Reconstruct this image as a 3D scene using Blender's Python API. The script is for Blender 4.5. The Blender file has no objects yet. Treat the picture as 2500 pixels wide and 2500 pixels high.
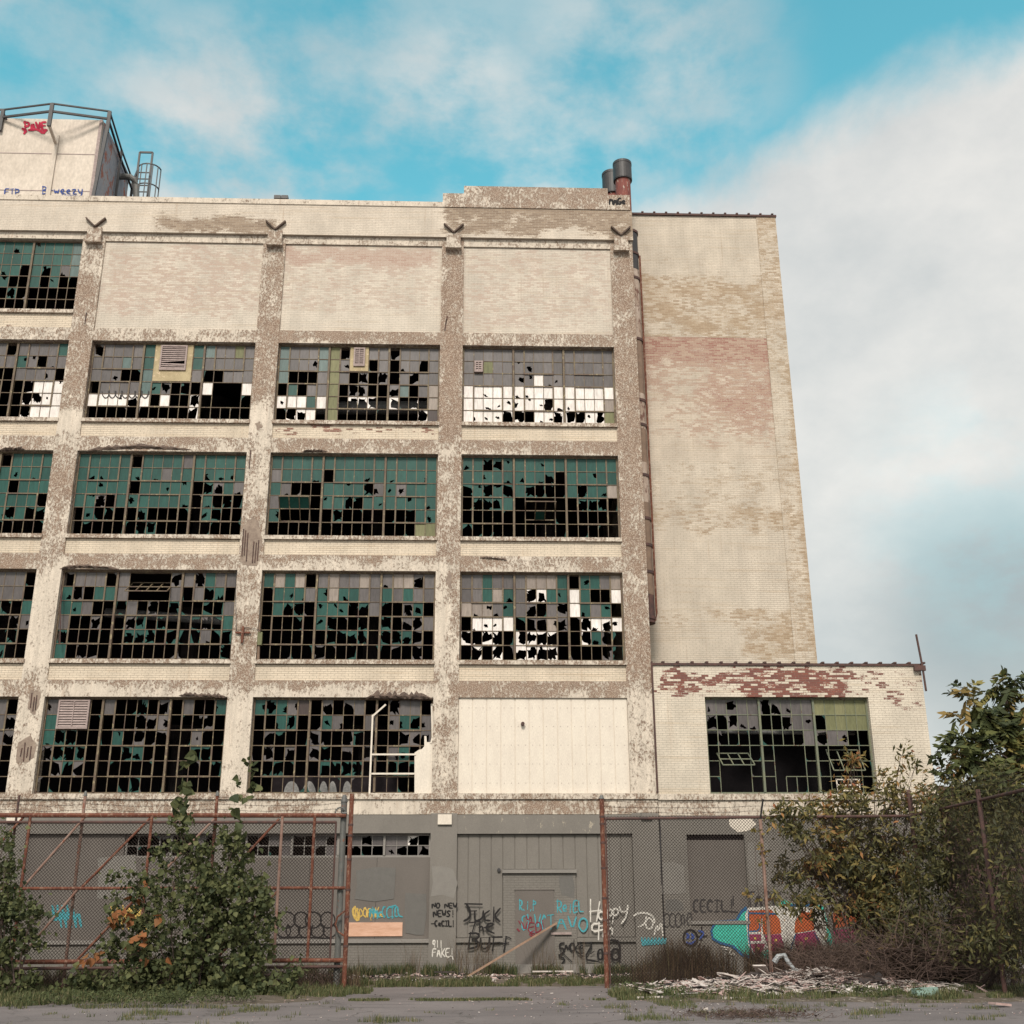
import bpy, bmesh, math, random
from mathutils import Vector, Matrix, noise as mnoise
random.seed(7)
R = random.Random(11)
sc = bpy.context.scene
COL = sc.collection

# ------------------------------------------------------------------ camera maths
F, PIT, YAW, ROLL, CZ = 2790.0, .3406, .0364, .0041, 1.6
def ray(px, py):
    u = (px-1250)/F; v = (1250-py)/F
    c, s = math.cos(-ROLL), math.sin(-ROLL); u, v = c*u-s*v, s*u+c*v
    c, s = math.cos(PIT), math.sin(PIT)
    y = c-s*v; z = s+c*v
    c, s = math.cos(-YAW), math.sin(-YAW)
    return Vector((c*u-s*y, s*u+c*y, z))
def P(px, py, Y):
    d = ray(px, py); t = Y/d.y
    return d.x*t, CZ+d.z*t
def W(px, py, Y):
    x, z = P(px, py, Y); return Vector((x, Y, z))
Y0 = 34.06            # plane of the main street front

# ------------------------------------------------------------------ materials
def newmat(name):
    m = bpy.data.materials.new(name); m.use_nodes = True
    nt = m.node_tree; nt.nodes.clear()
    out = nt.nodes.new('ShaderNodeOutputMaterial'); b = nt.nodes.new('ShaderNodeBsdfPrincipled')
    nt.links.new(b.outputs[0], out.inputs[0])
    return m, nt, b
class NB:
    def __init__(s, nt): s.nt = nt
    def n(s, t, **kw):
        o = s.nt.nodes.new(t)
        for k, v in kw.items(): setattr(o, k, v)
        return o
    def l(s, a, b): s.nt.links.new(a, b)
    def setin(s, node, i, v):
        if hasattr(v, 'is_output'): s.l(v, node.inputs[i])
        else: node.inputs[i].default_value = v
    def math(s, op, a, b=0.0, c=0.0, clamp=False):
        o = s.n('ShaderNodeMath', operation=op); o.use_clamp = clamp
        s.setin(o, 0, a); s.setin(o, 1, b); s.setin(o, 2, c); return o.outputs[0]
    def pos(s): return s.n('ShaderNodeNewGeometry').outputs['Position']
    def mapv(s, v, scale=(1, 1, 1), loc=(0, 0, 0)):
        o = s.n('ShaderNodeMapping'); s.l(v, o.inputs[0]); o.inputs['Scale'].default_value = scale; o.inputs['Location'].default_value = loc
        return o.outputs[0]
    def noise(s, v, scale, detail=6, rough=.6, dist=0, col=False):
        o = s.n('ShaderNodeTexNoise'); s.l(v, o.inputs['Vector']); o.inputs['Scale'].default_value = scale
        o.inputs['Detail'].default_value = detail; o.inputs['Roughness'].default_value = rough; o.inputs['Distortion'].default_value = dist
        return o.outputs['Color' if col else 'Fac']
    def ramp(s, f, stops, interp='LINEAR'):
        o = s.n('ShaderNodeValToRGB'); o.color_ramp.interpolation = interp
        e = o.color_ramp.elements
        while len(e) < len(stops): e.new(0.5)
        for i, (p, c) in enumerate(stops):
            e[i].position = p; e[i].color = (c[0], c[1], c[2], 1) if isinstance(c, tuple) else (c, c, c, 1)
        s.l(f, o.inputs[0]); return o.outputs[0]
    def mix(s, f, a, b, mode='MIX'):
        o = s.n('ShaderNodeMix', data_type='RGBA', blend_type=mode)
        s.setin(o, 0, f)
        for i, v in ((6, a), (7, b)):
            if hasattr(v, 'is_output'): s.l(v, o.inputs[i])
            else: o.inputs[i].default_value = (v[0], v[1], v[2], 1)
        return o.outputs[2]
    def attr(s, name):
        o = s.n('ShaderNodeAttribute'); o.attribute_name = name; return o.outputs['Fac']
    def bump(s, h, strength, dist):
        o = s.n('ShaderNodeBump'); s.l(h, o.inputs['Height']); o.inputs['Strength'].default_value = strength; o.inputs['Distance'].default_value = dist
        return o.outputs[0]
def stepf(nb, v, a, b):
    o = nb.n('ShaderNodeMapRange'); o.interpolation_type = 'SMOOTHSTEP'; nb.l(v, o.inputs[0])
    o.inputs[1].default_value = a; o.inputs[2].default_value = b; return o.outputs[0]

CREAM = (.645, .56, .465); CREAM2 = (.60, .50, .39)
def mat_concrete(name='peeling_painted_concrete', paint=CREAM, bare=(.265, .178, .125), bare2=(.165, .108, .076), off=0.0):
    m, nt, b = newmat(name); nb = NB(nt); p = nb.pos()
    n1 = nb.noise(nb.mapv(p, (1, 1, .75)), 3.2, 8, .78)
    n2 = nb.noise(nb.mapv(p, (1, 1, .6), (7, 3, 1)), 15, 6, .75)
    n3 = nb.noise(p, .8, 3, .5)
    v = nb.math('ADD', nb.math('MULTIPLY', n1, .46), nb.math('MULTIPLY', n2, .54))
    v = nb.math('ADD', v, nb.math('MULTIPLY', nb.math('SUBTRACT', n3, .5), .16))
    v = nb.math('ADD', v, nb.math('MULTIPLY', nb.attr('peel'), .09))
    v = nb.math('ADD', v, off)
    mask = stepf(nb, v, .502, .532)
    streak = nb.noise(nb.mapv(p, (3.5, 3.5, .35)), 2.0, 6, .65)
    fine = nb.noise(p, 40, 3, .6)
    pc = nb.mix(nb.ramp(streak, [(.35, 0.0), (.72, 1.0)]), paint, tuple(c*.72 for c in paint))
    drip = nb.noise(nb.mapv(p, (9, 9, .5)), 1.0, 7, .7)
    pc = nb.mix(nb.math('MULTIPLY', stepf(nb, drip, .57, .70), .5), pc, (.33, .22, .15))
    edge = nb.math('SUBTRACT', stepf(nb, v, .455, .50), mask, clamp=True)
    pc = nb.mix(nb.math('MULTIPLY', edge, .6), pc, tuple(c*.55 for c in paint))
    bc = nb.mix(nb.ramp(nb.noise(p, 5, 8, .75), [(.3, 0.0), (.7, 1.0)]), bare, bare2)
    bc = nb.mix(nb.math('MULTIPLY', nb.ramp(fine, [(.51, 0.0), (.60, 1.0)]), .66), bc, tuple(c*.82 for c in paint))
    c = nb.mix(mask, pc, bc)
    pit = nb.noise(nb.mapv(p, (1, 1, .8), (4, 4, 8)), 21, 4, .75)
    c = nb.mix(nb.math('MULTIPLY', stepf(nb, pit, .62, .68), .6), c, (.13, .09, .07))
    c = nb.mix(1.0, c, nb.ramp(fine, [(.3, .80), (.7, 1.08)]), 'MULTIPLY')
    nb.l(c, b.inputs['Base Color']); b.inputs['Roughness'].default_value = .9
    h = nb.math('ADD', nb.math('MULTIPLY', mask, -1.0), nb.math('MULTIPLY', fine, .4))
    nb.l(nb.bump(h, .55, .012), b.inputs['Normal'])
    return m
def mat_brick(name, paint=CREAM, brick=(.27, .085, .06), brick2=(.20, .12, .085), mortar=(.42, .36, .30), thr=.62, lines=.55, wear=.0, scale=1.0, soft=.02, bigw=.40, rndw=.16, finew=.34, stre=1.5):
    m, nt, b = newmat(name); nb = NB(nt); p = nb.pos()
    sep = nb.n('ShaderNodeSeparateXYZ'); nb.l(p, sep.inputs[0])
    cmb = nb.n('ShaderNodeCombineXYZ')
    nb.l(nb.math('ADD', sep.outputs[0], sep.outputs[1]), cmb.inputs[0]); nb.l(sep.outputs[2], cmb.inputs[1])
    br = nb.n('ShaderNodeTexBrick'); nb.l(cmb.outputs[0], br.inputs['Vector'])
    br.inputs['Color1'].default_value = (0, 0, 0, 1); br.inputs['Color2'].default_value = (1, 1, 1, 1); br.inputs['Mortar'].default_value = (.5, .5, .5, 1)
    br.inputs['Scale'].default_value = 1; br.inputs['Mortar Size'].default_value = .006*scale; br.inputs['Mortar Smooth'].default_value = .3
    br.inputs['Brick Width'].default_value = .212*scale; br.inputs['Row Height'].default_value = .068*scale
    rnd = nb.n('ShaderNodeSeparateColor'); nb.l(br.outputs['Color'], rnd.inputs[0]); rnd = rnd.outputs[0]
    mor = br.outputs['Fac']
    big = nb.noise(nb.mapv(p, (.8, .8, 1.3)), 1.1, 7, .72)
    med = nb.noise(nb.mapv(p, (1, 1, stre)), 19, 7, .8)
    fine = nb.noise(p, 38, 4, .7)
    v = nb.math('ADD', nb.math('MULTIPLY', big, bigw), nb.math('MULTIPLY', med, .34))
    v = nb.math('ADD', v, nb.math('MULTIPLY', rnd, rndw))
    v = nb.math('ADD', v, nb.math('MULTIPLY', fine, finew))
    v = nb.math('ADD', v, nb.math('MULTIPLY', nb.attr('peel'), .20))
    v = nb.math('ADD', v, wear)
    mask = stepf(nb, v, thr-soft, thr+soft)
    tone = nb.noise(nb.mapv(p, (1, 1, .5)), 1.6, 6, .65)
    pc = nb.mix(nb.ramp(tone, [(.33, 0.0), (.7, 1.0)]), paint, tuple(c*.74 for c in paint))
    drip = nb.noise(nb.mapv(p, (8, 8, .35)), 1.0, 7, .7)
    pc = nb.mix(nb.math('MULTIPLY', stepf(nb, drip, .56, .72), .5), pc, tuple(c*k for c, k in zip(paint, (.62, .52, .44))))
    band = nb.noise(nb.mapv(p, (.25, .25, 5)), 1.6, 6, .65)
    pc = nb.mix(nb.math('MULTIPLY', stepf(nb, band, .52, .66), .38), pc, tuple(c*k for c, k in zip(paint, (.70, .62, .52))))
    pc = nb.mix(nb.math('MULTIPLY', nb.ramp(rnd, [(0, 0.0), (1, 1.0)]), .16), pc, tuple(c*.72 for c in paint))
    lw = nb.math('MULTIPLY', mor, nb.math('MULTIPLY', nb.ramp(med, [(.40, .25), (.62, 1.0)]), lines))
    pc = nb.mix(lw, pc, tuple(c*.33 for c in paint))
    bc = nb.mix(nb.ramp(nb.math('ADD', nb.math('MULTIPLY', rnd, .6), nb.math('MULTIPLY', fine, .5)), [(.3, 0.0), (.85, 1.0)]), brick, brick2)
    bc = nb.mix(nb.math('MULTIPLY', mor, .8), bc, mortar)
    c = nb.mix(mask, pc, bc)
    pit = nb.noise(nb.mapv(p, (1, 1, 2.2), (4, 4, 8)), 11, 7, .8)
    c = nb.mix(nb.math('MULTIPLY', stepf(nb, pit, .63, .69), .5), c, tuple(k*.9 for k in brick2))
    c = nb.mix(1.0, c, nb.ramp(fine, [(.3, .82), (.7, 1.08)]), 'MULTIPLY')
    nb.l(c, b.inputs['Base Color']); b.inputs['Roughness'].default_value = .9
    h = nb.math('SUBTRACT', nb.math('MULTIPLY', mask, -.3), mor)
    nb.l(nb.bump(h, .6, .008), b.inputs['Normal'])
    return m
def mat_var(name, c1, c2, scale=4, rough=.8, stretch=(1, 1, 1), c3=None, t3=.62, metal=0, bumpd=0, lo=.35, hi=.65, spec=.5):
    m, nt, b = newmat(name); nb = NB(nt); p = nb.mapv(nb.pos(), stretch)
    n = nb.noise(p, scale, 7, .68)
    c = nb.mix(nb.ramp(n, [(lo, 0.0), (hi, 1.0)]), c1, c2)
    if c3:
        n2 = nb.noise(nb.mapv(p, (1, 1, 1), (5, 9, 2)), scale*2.1, 7, .7)
        c = nb.mix(stepf(nb, n2, t3-.02, t3+.02), c, c3)
    f = nb.noise(p, scale*11, 3, .6)
    c = nb.mix(1.0, c, nb.ramp(f, [(.3, .86), (.7, 1.08)]), 'MULTIPLY')
    nb.l(c, b.inputs['Base Color']); b.inputs['Roughness'].default_value = rough; b.inputs['Metallic'].default_value = metal
    b.inputs['Specular IOR Level'].default_value = spec
    if bumpd: nb.l(nb.bump(nb.math('ADD', n, nb.math('MULTIPLY', f, .35)), .6, bumpd), b.inputs['Normal'])
    return m
def mat_pane(name, c1, c2, rough=.35, spec=.25):
    m, nt, b = newmat(name); nb = NB(nt); p = nb.pos()
    n = nb.noise(nb.mapv(p, (1, 1, .6)), 1.7, 5, .6)
    f = nb.noise(nb.mapv(p, (3, 3, .6)), 6, 5, .7)
    t = nb.attr('tint')
    c = nb.mix(nb.math('ADD', nb.math('MULTIPLY', n, .5), nb.math('MULTIPLY', t, .6), clamp=True), c1, c2)
    c = nb.mix(1.0, c, nb.ramp(f, [(.3, .72), (.7, 1.12)]), 'MULTIPLY')
    nb.l(c, b.inputs['Base Color']); b.inputs['Roughness'].default_value = rough; b.inputs['Specular IOR Level'].default_value = spec
    return m
def mat_leaf(name, cols, rough=.6, trans=.25):
    m, nt, b = newmat(name); nb = NB(nt)
    t = nb.attr('tint')
    n = len(cols)
    c = nb.ramp(t, [((i+.0)/max(1, n-1), cols[i]) for i in range(n)])
    nb.l(c, b.inputs['Base Color']); b.inputs['Roughness'].default_value = rough
    b.inputs['Specular IOR Level'].default_value = .15
    if trans:
        tr = nb.n('ShaderNodeBsdfTranslucent'); nb.l(c, tr.inputs[0])
        mx = nb.n('ShaderNodeMixShader'); mx.inputs[0].default_value = trans
        out = [x for x in nt.nodes if x.type == 'OUTPUT_MATERIAL'][0]
        nb.l(b.outputs[0], mx.inputs[1]); nb.l(tr.outputs[0], mx.inputs[2]); nb.l(mx.outputs[0], out.inputs[0])
    return m
def flat(name, c, rough=.8):
    return mat_var(name, c, tuple(x*.82 for x in c), 6, rough)

M = {}
M['conc'] = mat_concrete()
M['parapet'] = mat_brick('painted_parapet_brick', thr=.655, brick=(.30, .225, .16), brick2=(.21, .15, .105), lines=.6, soft=.04, rndw=.10, finew=.48)
M['apron'] = mat_brick('painted_apron_brick', thr=.80, rndw=.22, finew=.2, lines=1.1, paint=(.68, .575, .45))
M['infill'] = mat_brick('faded_infill_brick', paint=(.63, .555, .465), brick=(.36, .235, .185), brick2=(.45, .35, .285), mortar=(.54, .46, .39), thr=.745, lines=.7, soft=.05, rndw=.16, bigw=.30, finew=.52, stre=1.6)
M['tower'] = mat_brick('tower_painted_brick', paint=(.60, .52, .425), brick=(.38, .28, .19), brick2=(.30, .215, .14), mortar=(.48, .40, .29), thr=.68, lines=.8, soft=.05, stre=1.5, rndw=.10, finew=.5)
M['towerred'] = mat_brick('tower_exposed_red_brick', paint=(.59, .505, .41), brick=(.27, .125, .095), brick2=(.40, .29, .22), mortar=(.46, .38, .30), thr=.68, lines=.6, soft=.05, rndw=.16, finew=.46)
M['annex'] = mat_brick('annex_painted_brick', paint=(.66, .58, .475), brick=(.25, .078, .05), brick2=(.15, .062, .05), mortar=(.17, .12, .10), thr=.74, lines=.9, soft=.02, rndw=.24, finew=.2)
def mat_gray(name, c=(.186, .168, .148), lines=0):
    m, nt, b = newmat(name); nb = NB(nt); p = nb.pos()
    n = nb.noise(nb.mapv(p, (1, 1, .6)), .9, 6, .6)
    c1 = nb.mix(nb.ramp(n, [(.3, 0.0), (.7, 1.0)]), c, tuple(x*.80 for x in c))
    sp = nb.noise(nb.mapv(p, (2.2, 2.2, .8)), 3.2, 8, .75)
    c1 = nb.mix(nb.math('MULTIPLY', stepf(nb, nb.math('ADD', sp, nb.math('MULTIPLY', nb.attr('peel'), .12)), .70, .76), .6), c1, (.50, .43, .33))
    f = nb.noise(p, 45, 3, .6)
    c1 = nb.mix(1.0, c1, nb.ramp(f, [(.3, .84), (.7, 1.08)]), 'MULTIPLY')
    if lines:
        sep = nb.n('ShaderNodeSeparateXYZ'); nb.l(p, sep.inputs[0]); cmb = nb.n('ShaderNodeCombineXYZ')
        nb.l(sep.outputs[0], cmb.inputs[0]); nb.l(sep.outputs[2], cmb.inputs[1])
        br = nb.n('ShaderNodeTexBrick'); nb.l(cmb.outputs[0], br.inputs['Vector']); br.inputs['Scale'].default_value = 1
        br.inputs['Mortar Size'].default_value = .006; br.inputs['Brick Width'].default_value = .212; br.inputs['Row Height'].default_value = .068
        c1 = nb.mix(nb.math('MULTIPLY', br.outputs['Fac'], lines), c1, tuple(x*.5 for x in c))
        nb.l(nb.bump(nb.math('MULTIPLY', br.outputs['Fac'], -1), .5, .006), b.inputs['Normal'])
    nb.l(c1, b.inputs['Base Color']); b.inputs['Roughness'].default_value = .85
    return m
M['gray'] = mat_gray('gray_overpainted_wall')
M['graybrick'] = mat_gray('gray_overpainted_brick', lines=.6)
M['grayboard'] = mat_gray('gray_board', (.145, .126, .112))
M['graylight'] = mat_gray('gray_trim', (.24, .22, .20))
M['steel'] = mat_var('weathered_window_steel', (.15, .115, .065), (.085, .05, .036), 5, .7, (1, 1, .5), (.25, .20, .11), .60)
M['steelg'] = mat_var('green_window_steel', (.17, .17, .10), (.11, .13, .095), 4, .7, (1, 1, .5), (.10, .055, .035), .60)
M['G'] = mat_pane('green_pane', (.010, .046, .038), (.022, .086, .070), .3)
M['L'] = mat_pane('gray_green_pane', (.06, .10, .095), (.11, .155, .145), .35)
M['S'] = mat_pane('gray_pane', (.065, .057, .057), (.145, .128, .125), .35)
M['P'] = mat_pane('tan_gray_pane', (.17, .14, .125), (.32, .265, .225), .4)
M['W'] = mat_pane('white_painted_pane', (.66, .61, .57), (.80, .74, .70), .6)
M['Y'] = mat_pane('olive_panel', (.12, .125, .06), (.22, .21, .11), .6)
M['D'] = mat_pane('smoky_pane', (.03, .022, .022), (.07, .05, .045), .4)
M['inside'] = mat_var('dark_interior', (.030, .024, .026), (.016, .013, .015), 1.2, .9, spec=.05)  # very dark base colour puts the indoor shade into the material
M['pitch'] = mat_var('unlit_interior', (.012, .010, .011), (.008, .007, .008), 1.2, .9, spec=.05)  # near black, so annex surfaces reached by skylight still read as shade
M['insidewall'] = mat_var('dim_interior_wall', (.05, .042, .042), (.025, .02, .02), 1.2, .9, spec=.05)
M['duct'] = mat_var('dusty_duct', (.22, .21, .21), (.10, .10, .10), 2, .5)
M['rust'] = mat_var('rusty_tube', (.165, .060, .036), (.085, .033, .024), 7, .8, (1, 1, .6), (.21, .12, .085), .56, spec=.2)
M['rustdark'] = mat_var('dark_rust', (.10, .045, .035), (.045, .028, .026), 6, .8)
M['rustlight'] = mat_var('faded_rusty_tube', (.27, .18, .145), (.18, .095, .07), 5, .75, (1, 1, .6), (.20, .08, .05), .6)
M['galv'] = mat_var('weathered_galvanised', (.13, .13, .12), (.08, .078, .074), 6, .6, (1, 1, .5), (.17, .08, .05), .63)
M['wire'] = mat_var('chain_link_wire', (.035, .026, .023), (.022, .016, .014), 2, .8, spec=.15)
M['blackmetal'] = mat_var('black_metal', (.04, .036, .036), (.022, .02, .022), 5, .55)
M['stackrust'] = mat_var('rusty_stack', (.23, .06, .04), (.12, .035, .03), 3, .8, (2, 2, .5), (.42, .36, .30), .60)
M['stackwhite'] = mat_var('flaking_white_stack', (.42, .34, .28), (.26, .18, .13), 3, .8, (1, 1, .4), (.14, .07, .05), .55)
M['brownpipe'] = mat_var('brown_pipe', (.22, .145, .10), (.15, .10, .07), 3, .8)
M['tankwall'] = mat_var('stained_tank_wall', (.62, .54, .46), (.50, .43, .36), 1.2, .85, (1, 1, .5), (.38, .32, .27), .70, bumpd=.003)
M['tankside'] = mat_var('shaded_rusty_tank_side', (.20, .22, .26), (.32, .30, .30), 1.0, .8, (1, 1, .6), (.30, .10, .06), .57)  # rust patches over a bluish dark base that paints in the side's shade
M['sidepaint'] = mat_var('cream_metal_siding', (.66, .59, .50), (.60, .53, .45), 5, .6, (1, 1, .3))
M['louver'] = mat_var('weathered_louver', (.36, .28, .26), (.22, .165, .15), 6, .7, (1, 1, 3))
M['loupanel'] = mat_var('stained_louver_panel', (.42, .34, .20), (.30, .23, .13), 3, .8, c3=(.52, .40, .26), t3=.6)
M['spall'] = mat_var('spalled_concrete', (.15, .105, .08), (.06, .042, .035), 9, .95, bumpd=.03)
M['plywood'] = mat_var('raw_plywood', (.62, .38, .27), (.50, .28, .18), 2.5, .8, (1, 1, 5))
M['lumber'] = mat_var('raw_lumber', (.30, .19, .13), (.22, .135, .09), 4, .8)
M['asphalt'] = None

# ------------------------------------------------------------------ mesh builder
def tagp(o, label=None, cat=None, group=None, kind=None):
    if label: o['label'] = label
    if cat: o['category'] = cat
    if group: o['group'] = group
    if kind: o['kind'] = kind
    return o
ORG = {}
def thing(name, org, label, cat, group=None):
    o = bpy.data.objects.new(name, None); COL.objects.link(o); o.location = org
    ORG[o.name] = Vector(org); o.empty_display_size = .3
    return tagp(o, label, cat, group)
class MB:
    def __init__(s): s.v = []; s.f = []; s.m = []; s.t = []; s.cur = 0; s.tint = 0.0
    def vert(s, p): s.v.append(tuple(p)); s.t.append(s.tint); return len(s.v)-1
    def face(s, idx): s.f.append(idx); s.m.append(s.cur)
    def poly(s, pts): s.face([s.vert(p) for p in pts])
    def box(s, x0, x1, y0, y1, z0, z1):
        a = [s.vert((x, y, z)) for x in (x0, x1) for y in (y0, y1) for z in (z0, z1)]
        for q in ((0, 1, 3, 2), (4, 6, 7, 5), (0, 4, 5, 1), (2, 3, 7, 6), (0, 2, 6, 4), (1, 5, 7, 3)): s.face([a[i] for i in q])
    def gridbox(s, x0, x1, y0, y1, z0, z1, st=.3, jit=0):
        # box whose front (y0) face is a grid, so that per-vertex wear can vary over it
        nx = max(1, int(round((x1-x0)/st))); nz = max(1, int(round((z1-z0)/st)))
        g = [[s.vert((x0+(x1-x0)*i/nx, y0, z0+(z1-z0)*j/nz)) for j in range(nz+1)] for i in range(nx+1)]
        for i in range(nx):
            for j in range(nz): s.face([g[i][j], g[i+1][j], g[i+1][j+1], g[i][j+1]])
        b = {}
        def B(i, j):
            if (i, j) not in b: b[(i, j)] = s.vert((x0+(x1-x0)*i/nx, y1, z0+(z1-z0)*j/nz))
            return b[(i, j)]
        for i in range(nx):
            s.face([g[i+1][0], g[i][0], B(i, 0), B(i+1, 0)]); s.face([g[i][nz], g[i+1][nz], B(i+1, nz), B(i, nz)])
        for j in range(nz):
            s.face([g[0][j], g[0][j+1], B(0, j+1), B(0, j)]); s.face([g[nx][j+1], g[nx][j], B(nx, j), B(nx, j+1)])
        s.face([B(i, 0) for i in range(nx, -1, -1)]+[B(0, j) for j in range(1, nz)]+[B(i, nz) for i in range(nx+1)]+[B(nx, j) for j in range(nz-1, 0, -1)])
    def tube(s, pts, r, n=8, r2=None, cap=True):
        pts = [Vector(p) for p in pts]; rings = []
        L = len(pts)
        for i, p in enumerate(pts):
            d = (pts[min(i+1, L-1)]-pts[max(i-1, 0)])
            if d.length < 1e-9: d = Vector((0, 0, 1))
            d.normalize()
            a = d.cross(Vector((0, 0, 1)) if abs(d.z) < .9 else Vector((0, 1, 0))).normalized(); b = d.cross(a)
            rr = r if r2 is None else r+(r2-r)*i/(L-1)
            rings.append([s.vert(p+(a*math.cos(2*math.pi*k/n)+b*math.sin(2*math.pi*k/n))*rr) for k in range(n)])
        for i in range(L-1):
            for k in range(n): s.face([rings[i][k], rings[i][(k+1) % n], rings[i+1][(k+1) % n], rings[i+1][k]])
        if cap and n > 2: s.face(rings[0][::-1]); s.face(rings[-1])
    def cyl(s, c, r, z0, z1, n=20, r1=None): s.tube([(c[0], c[1], z0), (c[0], c[1], z1)], r, n, r1)
    def bar(s, a, b, w, d):
        a = Vector(a); b = Vector(b); t = (b-a).normalized()
        up = Vector((0, 1, 0)) if abs(t.y) < .9 else Vector((0, 0, 1))
        u = t.cross(up).normalized(); v = t.cross(u)
        q = []
        for p in (a, b):
            for (i, j) in ((-1, -1), (1, -1), (1, 1), (-1, 1)): q.append(s.vert(p+u*i*w/2+v*j*d/2))
        for f in ((0, 1, 2, 3), (7, 6, 5, 4), (0, 4, 5, 1), (1, 5, 6, 2), (2, 6, 7, 3), (3, 7, 4, 0)): s.face([q[i] for i in f])
    def prism(s, pts, y0, y1):
        # outline (x,z) extruded in y
        a = [s.vert((x, y0, z)) for x, z in pts]; b = [s.vert((x, y1, z)) for x, z in pts]; n = len(pts)
        s.face(a); s.face(b[::-1])
        for i in range(n): s.face([a[i], b[i], b[(i+1) % n], a[(i+1) % n]])
    def build(s, name, mats, parent=None, org=None, peel=None, tint=False, smooth=False):
        if not isinstance(mats, (list, tuple)): mats = [mats]
        o3 = ORG[parent.name] if parent else Vector(org or (0, 0, 0))
        me = bpy.data.meshes.new(name)
        me.from_pydata([(x-o3.x, y-o3.y, z-o3.z) for x, y, z in s.v], [], s.f)
        for m in mats: me.materials.append(m)
        if len(mats) > 1: me.polygons.foreach_set('material_index', s.m)
        if peel is not None:
            at = me.attributes.new('peel', 'FLOAT', 'POINT'); at.data.foreach_set('value', [peel(x, y, z) for x, y, z in s.v])
        if tint:
            at = me.attributes.new('tint', 'FLOAT', 'POINT'); at.data.foreach_set('value', s.t)
        if smooth: me.polygons.foreach_set('use_smooth', [True]*len(me.polygons))
        me.update()
        o = bpy.data.objects.new(name, me); COL.objects.link(o)
        if parent: o.parent = parent; ORG[o.name] = o3
        else: o.location = o3; ORG[o.name] = o3
        return o

# ------------------------------------------------------------------ paint wear maps (where the paint has come off)
def mkpeel(regs, default, Y, soft=.22):
    rr = []
    for (x0, x1, y0, y1, v) in regs:      # rectangles as seen on the front
        cx = (x0+x1)/2*1.294; cy = (y0+y1)/2*1.294
        a = P(x0*1.294, cy, Y)[0]; b = P(x1*1.294, cy, Y)[0]; c = P(cx, y1*1.294, Y)[1]; d = P(cx, y0*1.294, Y)[1]
        rr.append((a, b, c, d, v))
    def f(x, y, z):
        w = mnoise.noise(Vector((x*1.1, 0, z*1.1)))*.35
        w2 = mnoise.noise(Vector((x*1.1+9, 4, z*1.1)))*.35
        val = default
        for a, b, c, d, v in rr:
            if a-.5 < x < b+.5 and c-.5 < z < d+.5:
                X = x+w; Z = z+w2
                k = min(X-a, b-X, Z-c, d-Z)/soft
                k = max(0, min(1, k*.5+.5)); val = val+(v-val)*k
        return val
    return f
PEEL = mkpeel([
 # column left of the second bay
 (120, 205, 440, 520, -.1), (110, 200, 520, 700, .55), (110, 180, 700, 790, .45), (90, 160, 780, 850, -.9), (70, 150, 850, 930, .4), (60, 140, 930, 1060, .25),
 (30, 125, 1060, 1300, -.75), (10, 90, 1300, 1500, -.45),
 # next column
 (485, 545, 450, 590, .35), (470, 535, 600, 770, .75), (460, 520, 770, 850, -.8), (440, 510, 850, 950, -.2), (430, 500, 950, 1060, .15), (420, 500, 1060, 1200, .0), (430, 485, 1160, 1320, .35), (410, 480, 1320, 1500, -.7),
 # next column
 (830, 880, 450, 620, .75), (825, 880, 620, 850, 1.0), (820, 875, 850, 1070, .35), (815, 850, 1070, 1240, -.9), (845, 872, 1080, 1300, .4), (820, 870, 1240, 1340, -.1), (820, 870, 1340, 1500, -.1),
 # corner column
 (1150, 1225, 450, 600, .55), (1150, 1230, 600, 1080, .65), (1160, 1235, 1080, 1320, .5), (1190, 1235, 1320, 1500, -.25),
 # beams
 (180, 490, 620, 648, .2), (0, 140, 610, 645, .1), (520, 830, 618, 650, .75), (870, 1160, 618, 655, .35),
 (0, 140, 815, 850, .35), (150, 460, 818, 848, .45), (505, 825, 822, 856, .6), (870, 1165, 822, 858, .5),
 (0, 100, 1035, 1070, .5), (130, 440, 1038, 1070, .5), (490, 820, 1035, 1060, .8), (490, 820, 1062, 1080, -.6), (865, 1175, 1040, 1078, .45),
 (0, 70, 1270, 1315, .4), (95, 430, 1272, 1296, .8), (95, 430, 1300, 1316, -.7), (475, 820, 1275, 1300, .8), (475, 820, 1303, 1320, -.8), (860, 1185, 1278, 1318, .75),
 (0, 430, 1506, 1532, .35), (500, 600, 1506, 1534, .5), (640, 790, 1506, 1536, -.9), (800, 1240, 1506, 1536, .55),
], -.35, Y0)
PARPEEL = mkpeel([(300, 520, 412, 440, .55), (395, 510, 425, 445, .4), (840, 872, 370, 450, .5), (870, 1200, 357, 385, .95), (870, 1200, 388, 412, .75), (870, 1195, 412, 445, .4), (1150, 1205, 385, 450, .4)], -.75, Y0)
APPEEL = mkpeel([(515, 560, 800, 815, 1.6), (590, 640, 800, 818, 1.6), (640, 825, 800, 818, .95), (150, 470, 795, 818, .35), (0, 120, 795, 815, .6), (0, 30, 605, 620, 1.0)], -.2, Y0, .1)
INPEEL = mkpeel([(190, 500, 465, 600, .35), (530, 830, 465, 500, .9), (530, 830, 500, 640, .2), (870, 1160, 470, 620, .2), (190, 490, 600, 625, -.8), (530, 830, 590, 640, -.5)], -.1, Y0)

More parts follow.
